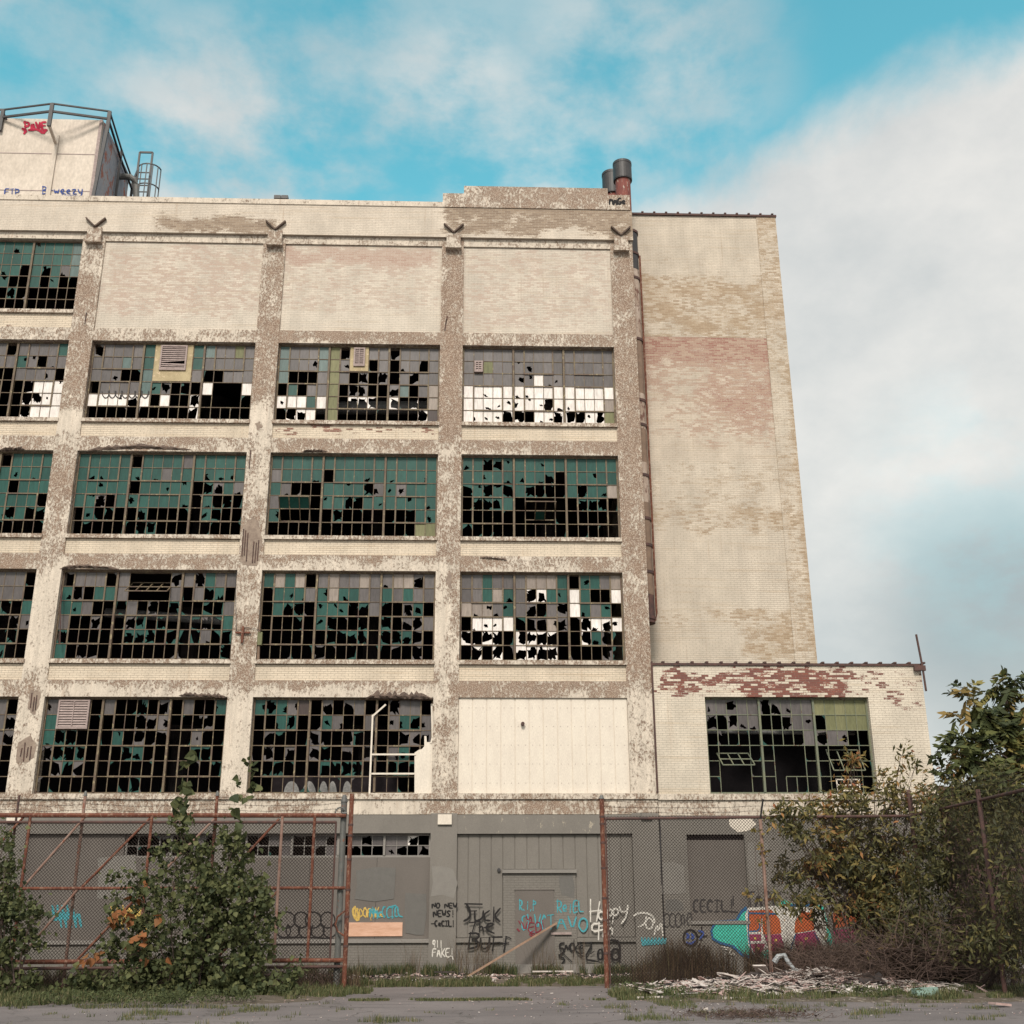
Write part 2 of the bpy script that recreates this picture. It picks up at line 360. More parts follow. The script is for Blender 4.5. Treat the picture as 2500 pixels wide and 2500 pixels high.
# ================================================================== MAIN FACTORY BLOCK
fac = thing('factory_building', (-7, Y0+6, .1), 'long concrete frame factory with peeling cream paint and rows of broken windows', 'factory')
H = 3.928
def XL(b): return -12.5775+6.1*(b-2)
def XR(b): return XL(b)+(5.055 if b == 4 else 5.348)
TOP = {2: 7.789, 3: 11.717, 4: 15.645, 5: 19.573, 6: 23.42}
BOT = {2: 4.99, 3: 8.917, 4: 12.845, 5: 16.77, 6: 20.69}
CORN = 5.45
BAYS = [0, 1, 2, 3, 4]
# columns
cols = [(XL(b)-.752, XL(b)) for b in BAYS]+[(XR(4), CORN)]
for i, (a, b) in enumerate(cols):
    mb = MB(); mb.gridbox(a, b, Y0, Y0+.55, 4.43, 23.66, .19); mb.build('column', M['conc'], fac, peel=PEEL)
    mb = MB(); mb.gridbox(a-.003, b+.003, Y0-.02, Y0+.5, -.2, 4.43, .3)
    mb.build('column_base', M['gray'], fac, peel=lambda x, y, z: -1 if z < 3 else .6)
# beams, aprons, sills
for b in BAYS:
    x0, x1 = XL(b), XR(b)
    for r in (2, 3, 4, 5):
        t = TOP[r]; bt = BOT[r+1] if r < 5 else None
        mb = MB(); ztop = t+.50 if r < 5 else t+.46
        mb.gridbox(x0, x1, Y0+.012, Y0+.5, t, ztop, .19)
        mb.build('beam', M['conc'], fac, peel=PEEL)
        if r < 5:
            mb = MB(); mb.gridbox(x0, x1, Y0+.05, Y0+.4, ztop, BOT[r+1]-.14, .19); mb.build('apron_wall', M['apron'], fac, peel=APPEEL)
            mb = MB(); mb.gridbox(x0-.02, x1+.02, Y0-.045, Y0+.45, BOT[r+1]-.13, BOT[r+1]-.005, .3); mb.build('window_sill', M['conc'], fac, peel=lambda x, y, z: .1)
    # top storey
    zt5 = TOP[5]+.46
    if b <= 1:
        mb = MB(); mb.gridbox(x0, x1, Y0+.05, Y0+.4, zt5, BOT[6]-.14, .19); mb.build('apron_wall', M['apron'], fac, peel=APPEEL)
        mb = MB(); mb.gridbox(x0-.02, x1+.02, Y0-.045, Y0+.45, BOT[6]-.13, BOT[6]-.005, .3); mb.build('window_sill', M['conc'], fac, peel=lambda x, y, z: .1)
        mb = MB(); mb.gridbox(x0, x1, Y0+.012, Y0+.5, TOP[6], 23.66, .19); mb.build('lintel', M['conc'], fac, peel=lambda x, y, z: -.6)
    else:
        mb = MB(); mb.gridbox(x0, x1, Y0+.07, Y0+.4, zt5, 23.36, .19); mb.build('brick_infill', M['infill'], fac, peel=INPEEL)
        mb = MB(); mb.gridbox(x0, x1, Y0+.012, Y0+.5, 23.37, 23.66, .19); mb.build('lintel', M['conc'], fac, peel=lambda x, y, z: -.35)
    # beam above the ground floor
mb = MB(); mb.gridbox(XL(0)-.752, CORN, Y0-.012, Y0+.5, 4.40, 4.82, .19); mb.build('beam', M['conc'], fac, peel=PEEL)
mb = MB(); mb.gridbox(XL(0)-.752, CORN, Y0-.07, Y0+.5, 4.825, 4.985, .3); mb.build('window_sill', M['conc'], fac, peel=lambda x, y, z: .05)
# parapet
mb = MB(); PX0 = XL(0)-.9
def pblock(x0, x1, z0, z1, y=Y0-.10, d=.5): mb.gridbox(x0, x1, y, y+d, z0, z1, .2)
pblock(PX0, CORN+.02, 23.665, 24.86)
mb.build('parapet', M['parapet'], fac, peel=PARPEEL)
mb = MB()
pblock(PX0, -1.13, 24.862, 25.06, Y0-.13, .55); pblock(-1.13, -.397, 24.862, 25.42, Y0-.13, .55); pblock(-.397, 4.645, 24.862, 25.735, Y0-.13, .55); pblock(4.645, 5.41, 24.862, 25.47, Y0-.13, .55)
mb.build('parapet_cap', M['conc'], fac, peel=lambda x, y, z: (.45+.5*mnoise.noise(Vector((x*.9, 3, z*3)))) if x > -.3 else (.3 if x > -1 else -.6))
# vee ornaments and blocks on the parapet over each column
for i, (a, b) in enumerate(cols):
    cx = (a+b)/2+.02
    if i == 5: cx = (a+b)/2-.02
    if i == 0: continue
    k = MB(); k.gridbox(cx-.24, cx+.24, Y0-.16, Y0+.1, 23.27, 23.80, .2); k.box(cx-.27, cx+.27, Y0-.2, Y0, 23.20, 23.27)
    k.build('parapet_bracket', M['conc'], fac, peel=lambda x, y, z: .25)
    k = MB()
    for s in (-1, 1): k.bar((cx, Y0-.165, 23.80), (cx+s*.33, Y0-.165, 24.14), .045, .12)
    k.build('vee_ornament', M['spall'], fac)
# side and back walls, roof, floors, interior
mb = MB(); mb.gridbox(XL(0)-.75, XL(0)-.35, Y0+.56, Y0+22, -.2, 24.9, 2); mb.build('side_wall', M['conc'], fac, peel=lambda x, y, z: 0)
mb = MB(); mb.box(CORN-.35, CORN, Y0+.56, Y0+22, -.2, 25.0); mb.build('side_wall', M['tower'], fac, peel=lambda x, y, z: 0)
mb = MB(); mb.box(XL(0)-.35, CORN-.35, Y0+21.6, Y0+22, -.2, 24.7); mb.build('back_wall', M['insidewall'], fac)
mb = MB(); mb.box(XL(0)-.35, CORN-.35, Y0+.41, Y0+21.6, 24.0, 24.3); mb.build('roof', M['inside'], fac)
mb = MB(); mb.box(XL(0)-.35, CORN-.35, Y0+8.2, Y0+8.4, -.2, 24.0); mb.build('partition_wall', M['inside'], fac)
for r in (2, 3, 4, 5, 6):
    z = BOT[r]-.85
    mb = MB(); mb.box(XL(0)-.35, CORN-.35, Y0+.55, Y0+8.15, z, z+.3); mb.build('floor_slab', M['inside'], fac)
for r in (3, 5, 4, 2, 6):
    for i, x in enumerate((-16, -9.9, -3.8, 2.3)):
        z = BOT[r]-.52
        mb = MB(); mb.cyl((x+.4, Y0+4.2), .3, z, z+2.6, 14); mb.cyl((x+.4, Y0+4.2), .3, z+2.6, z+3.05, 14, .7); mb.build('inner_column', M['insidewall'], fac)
mb = MB(); mb.tube([(-5.5, Y0+2.2, 18.2), (1.2, Y0+2.0, 18.25), (4, Y0+2.0, 18.25)], .24, 14); mb.build('duct', M['duct'], fac)
mb = MB(); mb.tube([(-11.8, Y0+2.2, 10.9), (-7, Y0+2.0, 10.55)], .15, 12); mb.build('duct', M['duct'], fac)

# ------------------------------------------------------------------ windows
def hole_pane(mb, x0, x1, z0, z1, y, size, rr):
    w = x1-x0; h = z1-z0
    if size > .8: cx = x0+w*rr.uniform(.35, .65); cz = z0+h*rr.uniform(.3, .6)
    elif size > .45: cx = x0+w*rr.uniform(.25, .75); cz = z0+h*rr.uniform(.1, .7)
    else: cx = x0+w*rr.uniform(.2, .8); cz = z0+h*rr.uniform(.15, .8)
    if size <= .8 and rr.random() < .45:
        if rr.random() < .6: cz = z0+h*rr.choice([.0, .02, .98, 1.0]) if rr.random() < .5 else z0+h*.02
        else: cx = rr.choice([x0+w*.02, x1-w*.02])
        cx = min(max(cx, x0+.002), x1-.002); cz = min(max(cz, z0+.002), z1-.002); size *= 1.35
    angs = sorted([rr.uniform(0, 2*math.pi) for _ in range(rr.choice([8, 9, 11, 14, 18]))]+[math.atan2(z-cz, x-cx) % (2*math.pi) for x in (x0, x1) for z in (z0, z1)])
    base = size*min(w, h)*.62
    el = rr.uniform(0, math.pi); ec = rr.uniform(.5, .9)
    pts = []
    for a in angs:
        ca, sa = math.cos(a), math.sin(a)
        ts = []
        if ca > 1e-6: ts.append((x1-cx)/ca)
        if ca < -1e-6: ts.append((x0-cx)/ca)
        if sa > 1e-6: ts.append((z1-cz)/sa)
        if sa < -1e-6: ts.append((z0-cz)/sa)
        ro = min(ts)
        ri = base*rr.uniform(.55, 1.45)*(1 if size > .8 else (1-(1-ec)*abs(math.sin(a-el))*1.2))
        ri = min(ri, ro)
        pts.append(((cx+ca*ri, y, cz+sa*ri), (cx+ca*ro, y, cz+sa*ro), ro-ri))
    n = len(pts)
    for i in range(n):
        A, B = pts[i], pts[(i+1) % n]
        if A[2] < .004 and B[2] < .004: continue
        if A[2] < .004: mb.poly([A[1], B[1], B[0]])
        elif B[2] < .004: mb.poly([A[0], A[1], B[1]])
        else: mb.poly([A[0], A[1], B[1], B[0]])
MATC = ['G', 'L', 'S', 'P', 'W', 'Y', 'D']
LOW = {'g': ('G', .5), 's': ('S', .5), 'w': ('W', .42), 'n': ('G', 1.15), 't': ('S', 1.12), 'v': ('W', 1.12), 'l': ('L', .5), 'p': ('P', .5), 'y': ('Y', .5)}
def window(x0, x1, z0, z1, rows, groups, seed, parent, name='window', yy=Y0+.2, frame='steel', vents=True, skipbars=(), label=None, ventrect=None):
    rr = random.Random(seed)
    rows = [r.replace('|', '') for r in rows]
    nr = len(rows); nc = sum(groups)
    for q_ in rows: assert len(q_) == nc, (name, seed, q_, len(q_), nc)
    T = .055; mw = .085
    xs = []; x = x0+T; usable = (x1-x0)-2*T-mw*(len(groups)-1); cw = usable/nc
    gx = []
    for gi, g in enumerate(groups):
        gx.append((x, x+cw*g))
        for k in range(g): xs.append((x, x+cw)); x += cw
        x += mw
    rh = ((z1-z0)-2*T)/nr
    fr = MB()
    fr.box(x0, x1, yy-.03, yy+.05, z1-T, z1); fr.box(x0, x1, yy-.03, yy+.05, z0, z0+T)
    fr.box(x0, x0+T, yy-.029, yy+.049, z0+T, z1-T); fr.box(x1-T, x1, yy-.029, yy+.049, z0+T, z1-T)
    for gi in range(len(groups)-1):
        a = gx[gi][1]; fr.box(a+.01, a+mw-.01, yy-.06, yy+.06, z0+T, z1-T)
    bw = .021
    def bar_ok(c, r): return (c, r) not in skipbars
    for ci in range(nc):
        # vertical bar at the right of column ci unless a mullion is there
        if any(abs(xs[ci][1]-g[1]) < 1e-6 for g in gx): continue
        for r in range(nr):
            ch = rows[r][ci]; ch2 = rows[r][ci+1]
            if ch in 'O_' and ch2 in 'O_': continue
            zt = z1-T-rh*r; zb = zt-rh; k = rr.uniform(-.004, .004)
            fr.box(xs[ci][1]-bw/2, xs[ci][1]+bw/2, yy-.012+k*.3, yy+.02, zb+.001, zt-.001)
    for r in range(1, nr):
        z = z1-T-rh*r
        for gi, (a, b) in enumerate(gx):
            c0 = sum(groups[:gi])
            run = None
            for k in range(groups[gi]+1):
                ok = k < groups[gi] and not (rows[r][c0+k] in 'O_' and rows[r-1][c0+k] in 'O_')
                if ok and run is None: run = k
                if not ok and run is not None:
                    fr.box(a+cw*run, a+cw*k, yy-.015, yy+.018, z-bw/2, z+bw/2); run = None
    # opening ventilators have a heavier frame
    if vents and nr == 6:
        for gi, g in enumerate(groups):
            a = gx[gi][0]
            c0, c1 = (1, 4) if g == 5 else (1, 5)
            for (r0, r1) in ((0, 2), (3, 5)):
                cc = sum(groups[:gi])+c0
                if rows[r0][cc] in 'O_' or rows[r0+1][cc] in 'O_': continue
                za = z1-T-rh*r0-.012; zb = z1-T-rh*r1; xa = a+cw*c0; xb = a+cw*c1
                fr.box(xa-.024, xb+.024, yy-.034, yy-.0155, za-.02, za+.02) if r0 else None
                fr.box(xa-.024, xb+.024, yy-.034, yy-.0155, zb-.024, zb+.024)
                fr.box(xa-.024, xa+.024, yy-.0345, yy-.0155, zb+.024, za-.02); fr.box(xb-.024, xb+.024, yy-.0345, yy-.0155, zb+.024, za-.02)
    w = fr.build(name, M[frame], parent)
    if label: w['label'] = label
    gl = MB()
    for r in range(nr):
        for c in range(nc):
            ch = rows[r][c]
            if ch in 'KO_': 
                if ch == 'K' and rr.random() < .35:   # slivers left in the putty
                    gl.cur = rr.choice([0, 0, 2]); gl.tint = rr.random()
                    xa, xb = xs[c]; zt = z1-T-rh*r; zb = zt-rh
                    k = rr.choice([0, 1, 2, 3]); s1 = rr.uniform(.04, .16); s2 = rr.uniform(.1, .3)
                    cxx = xa if k % 2 == 0 else xb; czz = zt if k < 2 else zb
                    sx = 1 if k % 2 == 0 else -1; sz = -1 if k < 2 else 1
                    gl.poly([(cxx, yy, czz), (cxx+sx*s1, yy, czz), (cxx+sx*.03, yy, czz+sz*s1*.7), (cxx, yy, czz+sz*s2)])
                continue
            xa, xb = xs[c]; zt = z1-T-rh*r; zb = zt-rh
            gl.tint = rr.random()
            dy = rr.uniform(-.002, .004)
            if ch in LOW:
                mt, size = LOW[ch]; gl.cur = MATC.index(mt)
                hole_pane(gl, xa, xb, zb, zt, yy+dy, size*rr.uniform(.75, 1.2), rr)
            else:
                gl.cur = MATC.index(ch); t = rr.uniform(-.004, .004)
                gl.poly([(xa, yy+dy, zb), (xb, yy+dy+t, zb), (xb, yy+dy+t, zt), (xa, yy+dy, zt)])
    gl.build('glazing', [M[k] for k in MATC], w, tint=True)
    return w, xs, rh, z1-T
G556 = (5, 6, 5); G555 = (5, 5, 5)
WIN = {
 (6, 1): ['GGGGGGGGGgGgGGGL', 'GGGGGGGGGGGGGGGL', 'GgGGGGGGgGKGnGsL', 'GGKKGGGGgKKGKgKK', 'KKKKKKKKKnKKKKKK', 'KKKKKKKKKKKKKKKK'],
 (5, 1): ['SSGSSSSSSSKSSSSG', 'SSSSLGSSKSSgstsS', 'SSKKSSSSKKKSSSsK', 'KKWWKKWWKKKKvWWw', 'WKKWWKWWKKKKvvwW', 'KKKKKKKWKKKKvWWW'],
 (5, 2): ['tSSSSGOOOOGLSSYS', 'SSSLSGOOOOGSSSSS', 'SSsKKLOOOOSKKSSS', 'KSSSSLgtKnKW__KW'.replace('__K', 'KKK')[:16], 'WWWwvWKWKKvKKKKK', 'KKKKKKKKKKvKKKKK'],
 (5, 3): ['LSSSLYtOOSStSSSS', 'LSSsLYsOOKSKsStS', 'LKKKSYSKtKtKStSS', 'KGKSSYKttKKtLKSP', 'wWWGWYKvvvKvKvKP', 'KvvWKYKKKKKKKKvD'],
 (5, 4): ['SSSSSSSSSSSSSSS', 'SOYSSssSSSSSSSS', 'SSSSSssWssSSSSS', 'WWwWWwwWWWWWWWW', 'WWwwwwwwvwwWWWP', 'WwwwvvKwwvvvwvY'],
 (4, 1): ['GGGGGGGgGGGKGGGG', 'GgGGGGGgGGGGgGgG', 'GGGgGGgGGGgGKGGG', 'GgGGGGGnGGGgGGGK', 'gnGGnKnnGKngnGnn', 'KKKnKKKKnKKnKKKK'],
 (4, 2): ['GGGGGKGGGGSGGGGG', 'GggGGgGgSGGGgggG', 'GGgGGKGGgGgKntGs', 'GgtnGgGGGGgKgKnn', 'KgnnKKnKKKKKgnKK', 'KnKKKKnnKKKKKKKK'],
 (4, 3): ['GGGGGGGGGGGGGGGG', 'SGGGgKGGGgGgGGgG', 'GsKKKGGgGnsgsGGG', 'S___KgGnnGgGGgGg'.replace('_', 'O'), 'gOOOKKnKKKKKKnGg', 'KKKKKKKKKKKKKKYY'],
 (4, 4): ['gGnngGGgGGGGGGG', 'GGgGggGgnKGGgGG', 'ngngnGnnnKGnGgP', 'KnnnGKOOOKKnnnK', 'KKKKKKOOOKKKKKK', 'nKKnKKKKKKKKKKK'],
 (3, 1): ['SKSGSSSKSGSSSSSK', 'SSKGGSSSKKSKSSSK', 'GKKGGtKKGSSGgnKG', 'KKnKKKKnKKKKKKts', 'KKKnKKKKKnKKtnnK', 'KKKKKKKKKKKKKgKK'],
 (3, 2): ['tSSSKSOOOOtStGSS', 'gtKGGSOOOOSKSngK', 'GgSKKnSKtKnKKnnS', 'SKKtKKtnKnKKntnG', 'nKKKKKnnnKnnnsnn', 'GKttKKKKKKKKKKKn'],
 (3, 3): ['GPGPKSPSSPSsPPtS', 'KGggSgPgGSSGSGSS', 'KGnnKgggnnSnKtgK', 'KKKnKgnKKnKnKttS', 'KKKKKKnnnnKnnntK', 'KKKKKtKKnKKKtKtK'],
 (3, 4): ['SSGSSSPPPGKgGSP', 'SSGPgSvvGgWGKKW', 'PppsgStKStWgSgK', 'KwwwWnttptKvwvw', 'vvvvKvvvvKKvgtn', 'KvKvKvvvvKKKKtn'],
 (2, 1): ['GGSSKKKSKSGSSSSK', 'KKKSSKKKSKKDDSSt', 'KKKKSKKtSKKKKtSt', 'KKnKKKKKKKKKKSSK', 'KKKKKnKKKKKKKnKK', 'KKKKKKKKKKKKKtKK'],
 (2, 2): ['sOOOKSKKnKtKSKKg', 'GOOOKKKKttsKKttK', 'gnnKKKgKtKtKKsKK', 'tnnnKKKngKKKKnnK', 'KtntKKKKKKKKKKKn', 'KKKKKKKnnKKKKKKK'],
 (2, 3): ['gngsDKtKtSKKtSSK', 'KKgnKtgsKKSKsgns', 'KtnKKttKtnKKKttt', 'KtKtKtnKtKtKsgKK', 'KnnKKKnnnnKKnnnK', 'KKKKKKKKKKKKKKKK'],
}
WIN[(5, 2)][3] = 'KSSSSLgtKnKWOOOW'; WIN[(5, 2)][4] = 'WWWwvWKWKKvKOOOK'
for r in (2, 3, 4, 5, 6):
    base = WIN.get((r, 1)); s = [list(x) for x in base]; rq = random.Random(r)
    WIN[(r, 0)] = [''.join(x[::-1]) for x in s]
names = {6: 'fifth', 5: 'fourth', 4: 'third', 3: 'second', 2: 'first'}
WO = {}
for (r, b), rows in WIN.items():
    g = G555 if b == 4 else G556
    WO[(r, b)] = window(XL(b), XR(b), BOT[r], TOP[r], rows, g, r*10+b, fac, vents=(r in (2, 3, 4)) or (r == 5))
def cellrect(key, c0, c1, r0, r1):
    w, xs, rh, zt = WO[key]; return xs[c0][0], xs[c1][1], zt-rh*(r1+1), zt-rh*r0
def louver(key, c0, c1, r0, r1, panel, mg, slats, label=None, broken=False, bottom=0):
    x0, x1, z0, z1 = cellrect(key, c0, c1, r0, r1); w = WO[key][0]; y = Y0+.2
    if panel:
        mb = MB(); lx0, lx1, lz0, lz1 = x0+mg, x1-mg, z0+mg+bottom, z1-.04
        mb.box(x0+.015, lx0, y-.05, y+.02, z0+.015, z1-.01); mb.box(lx1, x1-.015, y-.05, y+.02, z0+.015, z1-.01)
        mb.box(lx0, lx1, y-.05, y+.02, z0+.015, lz0); mb.box(lx0, lx1, y-.05, y+.02, lz1, z1-.01)
        mb.build('louver_panel', M['loupanel'], w)
    else: lx0, lx1, lz0, lz1 = x0+.02, x1-.02, z0+.02, z1-.02
    mb = MB(); t = .05
    mb.box(lx0, lx1, y-.10, y+.05, lz1-t, lz1); mb.box(lx0, lx1, y-.10, y+.05, lz0, lz0+t)
    mb.box(lx0, lx0+t, y-.101, y+.05, lz0+t, lz1-t); mb.box(lx1-t, lx1, y-.101, y+.05, lz0+t, lz1-t)
    mb.box((lx0+lx1)/2-.012, (lx0+lx1)/2+.012, y-.105, y-.09, lz0+t, lz1-t) if not broken else None
    for i in range(slats):
        z = lz0+t+(lz1-lz0-2*t)*(i+.5)/slats; hh = (lz1-lz0)/slats*.62
        k = 0
        if broken and i in (2, 3): k = .07*(1 if i == 3 else -.3)
        a = [(lx0+t, y-.09, z-hh/2), (lx1-t, y-.09, z-hh/2+k), (lx1-t, y-.065, z+hh/2+k), (lx0+t, y-.065, z+hh/2)]
        mb.poly(a); mb.poly([(p[0], p[1]+.008, p[2]-.008) for p in a][::-1])
    mb.build('louver', M['louver'], w)
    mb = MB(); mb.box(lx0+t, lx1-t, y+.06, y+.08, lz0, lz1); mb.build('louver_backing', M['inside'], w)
louver((5, 2), 6, 9, 0, 2, True, .2, 11, broken=True, bottom=.2)
louver((5, 3), 7, 8, 0, 1, True, .13, 8, bottom=.05)
louver((5, 4), 1, 1, 1, 1, False, 0, 4)
louver((2, 2), 1, 3, 0, 1, False, 0, 10)
# tilted-open ventilators
def tilted(key, c0, c1, r0, r1, ang, rows, pivot=.5, mat='steel', panes=None, seed=1):
    x0, x1, z0, z1 = cellrect(key, c0, c1, r0, r1); w = WO[key][0]; zp = z0+(z1-z0)*pivot; y = Y0+.2
    ca, sa = math.cos(ang), math.sin(ang)
    def T(x, z): d = z-zp; return (x, y+d*sa, zp+d*ca)
    mb = MB(); n = c1-c0+1
    for i in range(n+1): mb.bar(T(x0+(x1-x0)*i/n, z0+.02), T(x0+(x1-x0)*i/n, z1-.02), .03, .03)
    for j in range(rows+1): mb.bar(T(x0, z0+.02+(z1-z0-.04)*j/rows), T(x1, z0+.02+(z1-z0-.04)*j/rows), .03, .03)
    mb.build('ventilator_sash', M[mat], w)
    if panes:
        mb = MB()
        for (i, j, ch) in panes:
            mb.cur = MATC.index(ch); mb.tint = .5
            xa = x0+(x1-x0)*i/n; xb = x0+(x1-x0)*(i+1)/n; za = z0+(z1-z0)*j/rows; zb = z0+(z1-z0)*(j+1)/rows
            mb.poly([T(xa, za), T(xb, za), T(xb, zb), T(xa, zb)])
        mb.build('ventilator_glass', [M[k] for k in MATC], w, tint=True)
tilted((3, 2), 6, 9, 0, 1, 1.0, 2)
tilted((4, 3), 1, 3, 3, 4, -.75, 2, panes=[(0, 1, 'G'), (1, 1, 'G'), (2, 1, 'G')])
tilted((4, 4), 6, 8, 3, 4, -1.15, 2, panes=[(1, 0, 'G')])

# spalled lintel edges, exposed bars, cracks
def lump_strip(pts, h, d, name, mat, parent, seed, Y=Y0):
    rr = random.Random(seed); mb = MB(); N = 28
    rows = []
    for i in range(N+1):
        t = i/N; k = t*(len(pts)-1); a = int(min(k, len(pts)-2)); f = k-a
        x = pts[a][0]+(pts[a+1][0]-pts[a][0])*f; y = pts[a][1]+(pts[a+1][1]-pts[a][1])*f
        X, Z = P(x, y, Y); tap = min(1, t*7, (1-t)*7)
        hh = h*(.5+rr.random()*.9)*tap+.01
        rows.append([mb.vert((X, Y+.01, Z+hh)), mb.vert((X+rr.uniform(-.03, .03), Y-d*rr.uniform(.2, 1)*tap, Z+hh*.35)), mb.vert((X, Y-d*.3*tap*rr.random(), Z-.03*rr.random())), mb.vert((X, Y+.06, Z-.035*rr.random()))])
    for i in range(N):
        for k in range(3): mb.face([rows[i][k], rows[i+1][k], rows[i+1][k+1], rows[i][k+1]])
    return mb.build(name, mat, parent)
lump_strip([(215, 1099), (330, 1093), (468, 1098)], .11, .08, 'spalled_edge', M['spall'], fac, 1)
lump_strip([(0, 1098), (60, 1097)], .08, .08, 'spalled_edge', M['spall'], fac, 2)
lump_strip([(146, 1388), (200, 1384), (290, 1389)], .07, .08, 'spalled_edge', M['spall'], fac, 3)
lump_strip([(438, 1698), (552, 1702)], .08, .08, 'spalled_edge', M['spall'], fac, 4)
lump_strip([(893, 1703), (1057, 1706)], .17, .14, 'spalled_edge', M['spall'], fac, 5)
lump_strip([(738, 1103), (796, 1102)], .07, .08, 'spalled_edge', M['spall'], fac, 6)
lump_strip([(1172, 1362), (1238, 1367)], .05, .05, 'spalled_edge', M['spall'], fac, 7)
def patch(pts, name, mat, parent, off=.006, Y=Y0, label=None, seed=0, jag=0):
    rr = random.Random(seed); q = []
    for i, (x, y) in enumerate(pts):
        a = pts[i]; b = pts[(i+1) % len(pts)]; q.append(P(x, y, Y))
        if jag:
            for k in range(1, 4): q.append(P(a[0]+(b[0]-a[0])*k/4+rr.uniform(-jag, jag), a[1]+(b[1]-a[1])*k/4+rr.uniform(-jag, jag), Y))
    mb = MB(); mb.poly([(x, Y-off, z) for x, z in q]); o = mb.build(name, mat, parent)
    if label: o['label'] = label
    return o
def bars_patch(cx, y0, y1, xw, n, seed):
    rr = random.Random(seed)
    mb = MB()
    for i in range(n):
        x = cx-xw/2+xw*(i+.5)/n; a = y0+rr.uniform(0, (y1-y0)*.3); b = y1-rr.uniform(0, (y1-y0)*.3)
        A = W(x, a, Y0-.012); B = W(x-4, b, Y0-.012); mb.tube([A, B], .017, 6)
    mb.build('exposed_rebar', M['rustdark'], fac)
M['spallgray'] = mat_var('broken_concrete_face', (.30, .235, .185), (.20, .15, .12), 7, .95, bumpd=.02)
for k, pl in enumerate([[(76, 1684), (100, 1690), (92, 1730), (82, 1745), (68, 1730), (70, 1700)], [(45, 1812), (75, 1795), (88, 1820), (84, 1850), (65, 1862), (40, 1862)],
                        [(596, 1280), (616, 1262), (632, 1275), (640, 1330), (630, 1378), (606, 1384), (584, 1370), (590, 1320)], [(622, 1034), (636, 1030), (640, 1044), (628, 1050)], [(1088, 1420), (1100, 1395), (1102, 1440)]]):
    patch(pl, 'spalled_patch', M['spallgray'], fac, seed=k, jag=3, Y=Y0)
bars_patch(84, 1690, 1740, 18, 3, 1); bars_patch(65, 1812, 1860, 30, 4, 2); bars_patch(600, 1285, 1372, 16, 3, 3); bars_patch(626, 1318, 1376, 18, 3, 4); bars_patch(612, 1085, 1160, 4, 1, 5)
bars_patch(1090, 767, 820, 4, 1, 6); bars_patch(1092, 770, 800, 4, 1, 8); bars_patch(211, 758, 795, 5, 1, 9); bars_patch(150, 1395, 1600, 4, 1, 10)
mb = MB(); c = W(592, 1550, Y0-.05)
mb.bar(c+Vector((0, 0, .26)), c-Vector((0, 0, .24)), .07, .05); mb.bar(c+Vector((-.22, -.01, .07)), c+Vector((.24, -.01, .07)), .05, .04)
mb.build('wall_anchor', M['rust'], fac)
mb = MB(); q = [W(577+300*0, 1394, Y0-.02), W(575, 1450, Y0-.02), W(577, 1540, Y0-.02), W(600, 1532, Y0-.04), W(622, 1534, Y0-.04), W(636, 1540, Y0-.03)]; mb.tube(q, .008, 5); mb.build('loose_cable', M['blackmetal'], fac)
# conduit + box inside the jamb of the second storey, third bay
mb = MB(); mb.tube([W(633, 1520, Y0+.1), W(630, 1612, Y0+.1)], .045, 10); mb.build('conduit', M['brownpipe'], fac)
mb = MB(); a = W(634, 1560, Y0+.1); mb.box(a.x-.06, a.x+.08, Y0+.02, Y0+.14, a.z-.2, a.z+.2); mb.build('junction_box', M['Y'], fac)

# first storey, fourth bay: ribbed metal siding
def siding(x0, x1, z0, z1, y, parent, mat, pitch=.42, name='metal_siding', rib=.022):
    mb = MB(); n = int((x1-x0)/pitch); x = x0
    mb.box(x0, x1, y, y+.05, z0, z1)
    for i in range(n+1):
        a = x0+(x1-x0)*i/n
        if i < n: mb.box(a+.014, a+(x1-x0)/n-.014, y-rib, y-.001, z0+.01, z1-.01)
    return mb.build(name, mat, parent)
sd = siding(XL(4), XR(4), BOT[2], TOP[2], Y0+.09, fac, M['sidepaint'])
mb = MB()
for r in range(5):
    for i in range(24):
        x = XL(4)+.1+i*.21; z = BOT[2]+.3+r*.55; mb.box(x-.009, x+.009, Y0+.058, Y0+.066, z-.009, z+.009)
mb.build('fastener', M['louver'], sd)
mb = MB(); a = W(1276, 1768, Y0+.06); mb.tube([a, a+Vector((0, -.12, 0))], .055, 14); mb.build('vent_pipe', M['rustdark'], sd)
# torn siding left in the first storey, third bay
mb = MB(); pl = [(1012, 1939), (1012, 1838), (1022, 1831), (1030, 1829), (1036, 1822), (1036, 1797), (1041, 1797), (1042, 1812), (1056, 1812), (1057, 1939)]
q = [P(x, y, Y0+.1) for x, y in pl]; mb.prism(q, Y0+.08, Y0+.11); t = mb.build('torn_siding', M['sidepaint'], fac)
mb = MB(); y = Y0+.08
mb.bar(W(902, 1938, y), W(910, 1745, y), .05, .05); mb.bar(W(908, 1750, y), W(942, 1720, y), .05, .04); mb.bar(W(908, 1842, y), W(1016, 1842, y), .05, .05); mb.bar(W(905, 1889, y), W(1012, 1889, y), .05, .05)
mb.bar(W(1054, 1720, y), W(1056, 1800, y), .05, .05); mb.bar(W(1052, 1721, y), W(1060, 1721, y), .05, .05); mb.bar(W(903, 1938, y), W(1012, 1938, y), .04, .04); mb.bar(W(1056, 1800, y), W(1052, 1815, y), .05, .05)
mb.build('siding_stud', M['sidepaint'], fac)

